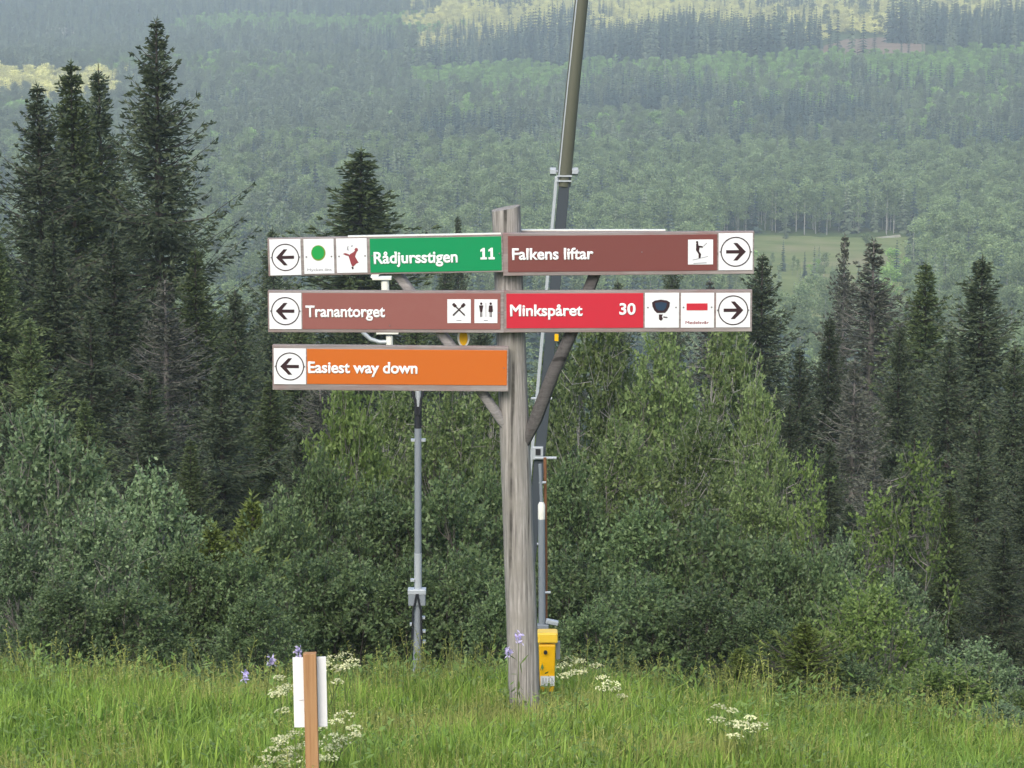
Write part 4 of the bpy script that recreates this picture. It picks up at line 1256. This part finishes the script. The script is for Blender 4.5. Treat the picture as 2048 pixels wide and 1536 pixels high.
# ------------------------------------------------------------------ flowers
def umbel_plant(px, py, d, n, seed, label, group):
    r = np.random.default_rng(seed)
    want = r.uniform(.26, .42)
    while d > 13.5 and at(px, py, d).z - hgt(at(px, py, d).x, d) < want: d -= .1
    t = at(px, py, d); x = t.x; b0 = Vector((x, d, hgt(x, d)))
    root = empty('cow_parsley', b0); tag(root, label, 'flower', group)
    H = max(.25, t.z - b0.z)
    st = MB()
    heads = []
    for k in range(n):
        top = Vector((r.normal(0, .06), r.normal(0, .06), H * (1 - .16 * k / n) - abs(r.normal(0, .03))))
        if k == 0: top = Vector((0, 0, H))
        j = Vector((top.x * .2, top.y * .2, H * .55))
        st.tube([(0, 0, -.05), j, top - Vector((0, 0, .03))], [.004, .003, .002], 5)
        heads.append(top)
    st.build('stem', M['stalk'], root)
    for top in heads:
        m = 42; rad = r.uniform(.035, .062)
        a = r.uniform(0, 6.28, m); q = rad * np.sqrt(r.random(m))
        B = np.stack([top.x + np.cos(a) * q, top.y + np.sin(a) * q, top.z - q * q / rad * .35 + r.normal(0, .004, m)], 1)
        dd = norm(r.normal(0, 1, (m, 3)) * [1, 1, .5]); s = norm(np.cross(dd, r.normal(0, .35, (m, 3)) + [0, -.4, 1]))
        V, F = dirs_to_quads(B - dd * .006, dd, s, r.uniform(.010, .018, m), r.uniform(.008, .014, m))
        # rays carrying the florets
        link('flower_head', fast_mesh('flower_head', V, F), M['umbel'], root)
        mr = MB()
        for k in range(6):
            e = Vector(B[k * 5]); mr.tube([top - Vector((0, 0, .04)), e], .0012, 3)
        mr.build('ray', M['stalk'], root)
ga = 'cream umbels round the stake'
lst = [(666, 1312, 17.5, 3), (690, 1306, 17.8, 3), (705, 1318, 17.4, 2), (655, 1330, 17, 2), (560, 1352, 16.6, 3), (575, 1370, 16.2, 2), (548, 1385, 16.4, 2), (672, 1440, 15.6, 3),
       (690, 1425, 15.8, 2), (668, 1468, 15.2, 3), (590, 1462, 15.0, 3), (560, 1478, 15.2, 3), (600, 1490, 14.9, 2), (545, 1495, 15.0, 3), (570, 1510, 14.8, 2), (660, 1495, 15.0, 2), (640, 1520, 14.9, 2), (530, 1520, 14.8, 2)]
for i, (px, py, d, n) in enumerate(lst):
    umbel_plant(px, py, d, n, 100 + i, 'cream-white umbel flower growing round the wooden stake', ga)
for i, (px, py, d, n) in enumerate([(1140, 1312, 21.3, 3), (1162, 1320, 21.5, 3), (1185, 1330, 21.4, 3), (1150, 1340, 21.2, 2), (1205, 1352, 21.2, 2), (1222, 1362, 21.0, 3), (1130, 1326, 21.0, 2)]):
    umbel_plant(px, py, d, n, 200 + i, 'cream-white umbel flower growing beside the yellow box', 'cream umbels beside the yellow box')
for i, (px, py, d, n) in enumerate([(1435, 1410, 19.6, 2), (1465, 1418, 19.4, 2), (1500, 1432, 19.5, 3), (1522, 1446, 19.2, 2), (1480, 1450, 19, 2)]):
    umbel_plant(px, py, d, n, 300 + i, 'small cream umbel flower in the grass before the young spruces', 'cream umbels before the young spruces')

def lilac(px, py, d, seed, label, group):
    r = np.random.default_rng(seed)
    t = at(px, py, d); b0 = Vector((t.x, d, hgt(t.x, d))); H = t.z - b0.z
    root = empty('lilac_flower', b0); tag(root, label, 'flower', group)
    MB().tube([(r.normal(0, .05), 0, -.05), (r.normal(0, .015), 0, H * .6), (0, 0, H)], [.004, .003, .002], 5).build('stem', M['stalk'], root)
    m = 34
    B = np.stack([r.normal(0, .010, m), r.normal(0, .010, m), H + r.uniform(-.03, .03, m)], 1); dd = norm(r.normal(0, 1, (m, 3)) + [0, 0, .3]); s = norm(np.cross(dd, r.normal(0, 1, (m, 3))))
    V, F = dirs_to_quads(B, dd, s, r.uniform(.02, .04, m), r.uniform(.012, .02, m))
    link('flower_head', fast_mesh('flower_head', V, F), M['purple'], root)
    n = 10; B = np.stack([r.normal(0, .01, n), r.normal(0, .01, n), r.uniform(.1, .85, n) * H], 1); dd = norm(r.normal(0, .8, (n, 3)) + [0, 0, .4]); s = norm(np.cross(dd, r.normal(0, .3, (n, 3)) + [0, 0, 1]))
    V, F = dirs_to_quads(B, dd, s, r.uniform(.05, .1, n), r.uniform(.015, .03, n))
    link('leaf', fast_mesh('leaf', V, F), M['herb'], root)
for i, (px, py, d) in enumerate([(543, 1322, 18.2), (490, 1350, 18.6), (597, 1303, 18.3)]):
    lilac(px, py, d, 400 + i, 'tall lilac flower rising from the grass near the white sheet', 'lilac flowers near the white sheet')
for i, (px, py, d) in enumerate([(1037, 1276, 18.1), (1017, 1304, 18.0)]):
    lilac(px, py, d, 410 + i, 'thin-stemmed lilac flower in front of the weathered post', 'lilac flowers before the post')

# ------------------------------------------------------------------ the air
hz = MB(); zb = -80.0 - 12; zt = 200.0
hz.box((0, 1800, (zb + zt) / 2), (5200, 4800, zt - zb))
hm = bpy.data.materials.new('pale_haze'); hm.use_nodes = True
hn = hm.node_tree; hn.nodes.clear()
ho = hn.nodes.new('ShaderNodeOutputMaterial'); hv = hn.nodes.new('ShaderNodeVolumePrincipled')
hv.inputs['Color'].default_value = (.82, .93, 1.0, 1); hv.inputs['Density'].default_value = .00044; hv.inputs['Anisotropy'].default_value = .2
hn.links.new(hv.outputs[0], ho.inputs['Volume'])
o = hz.build('haze', hm); tag(o, 'thin pale blue haze filling the valley air', 'haze', kind='stuff')
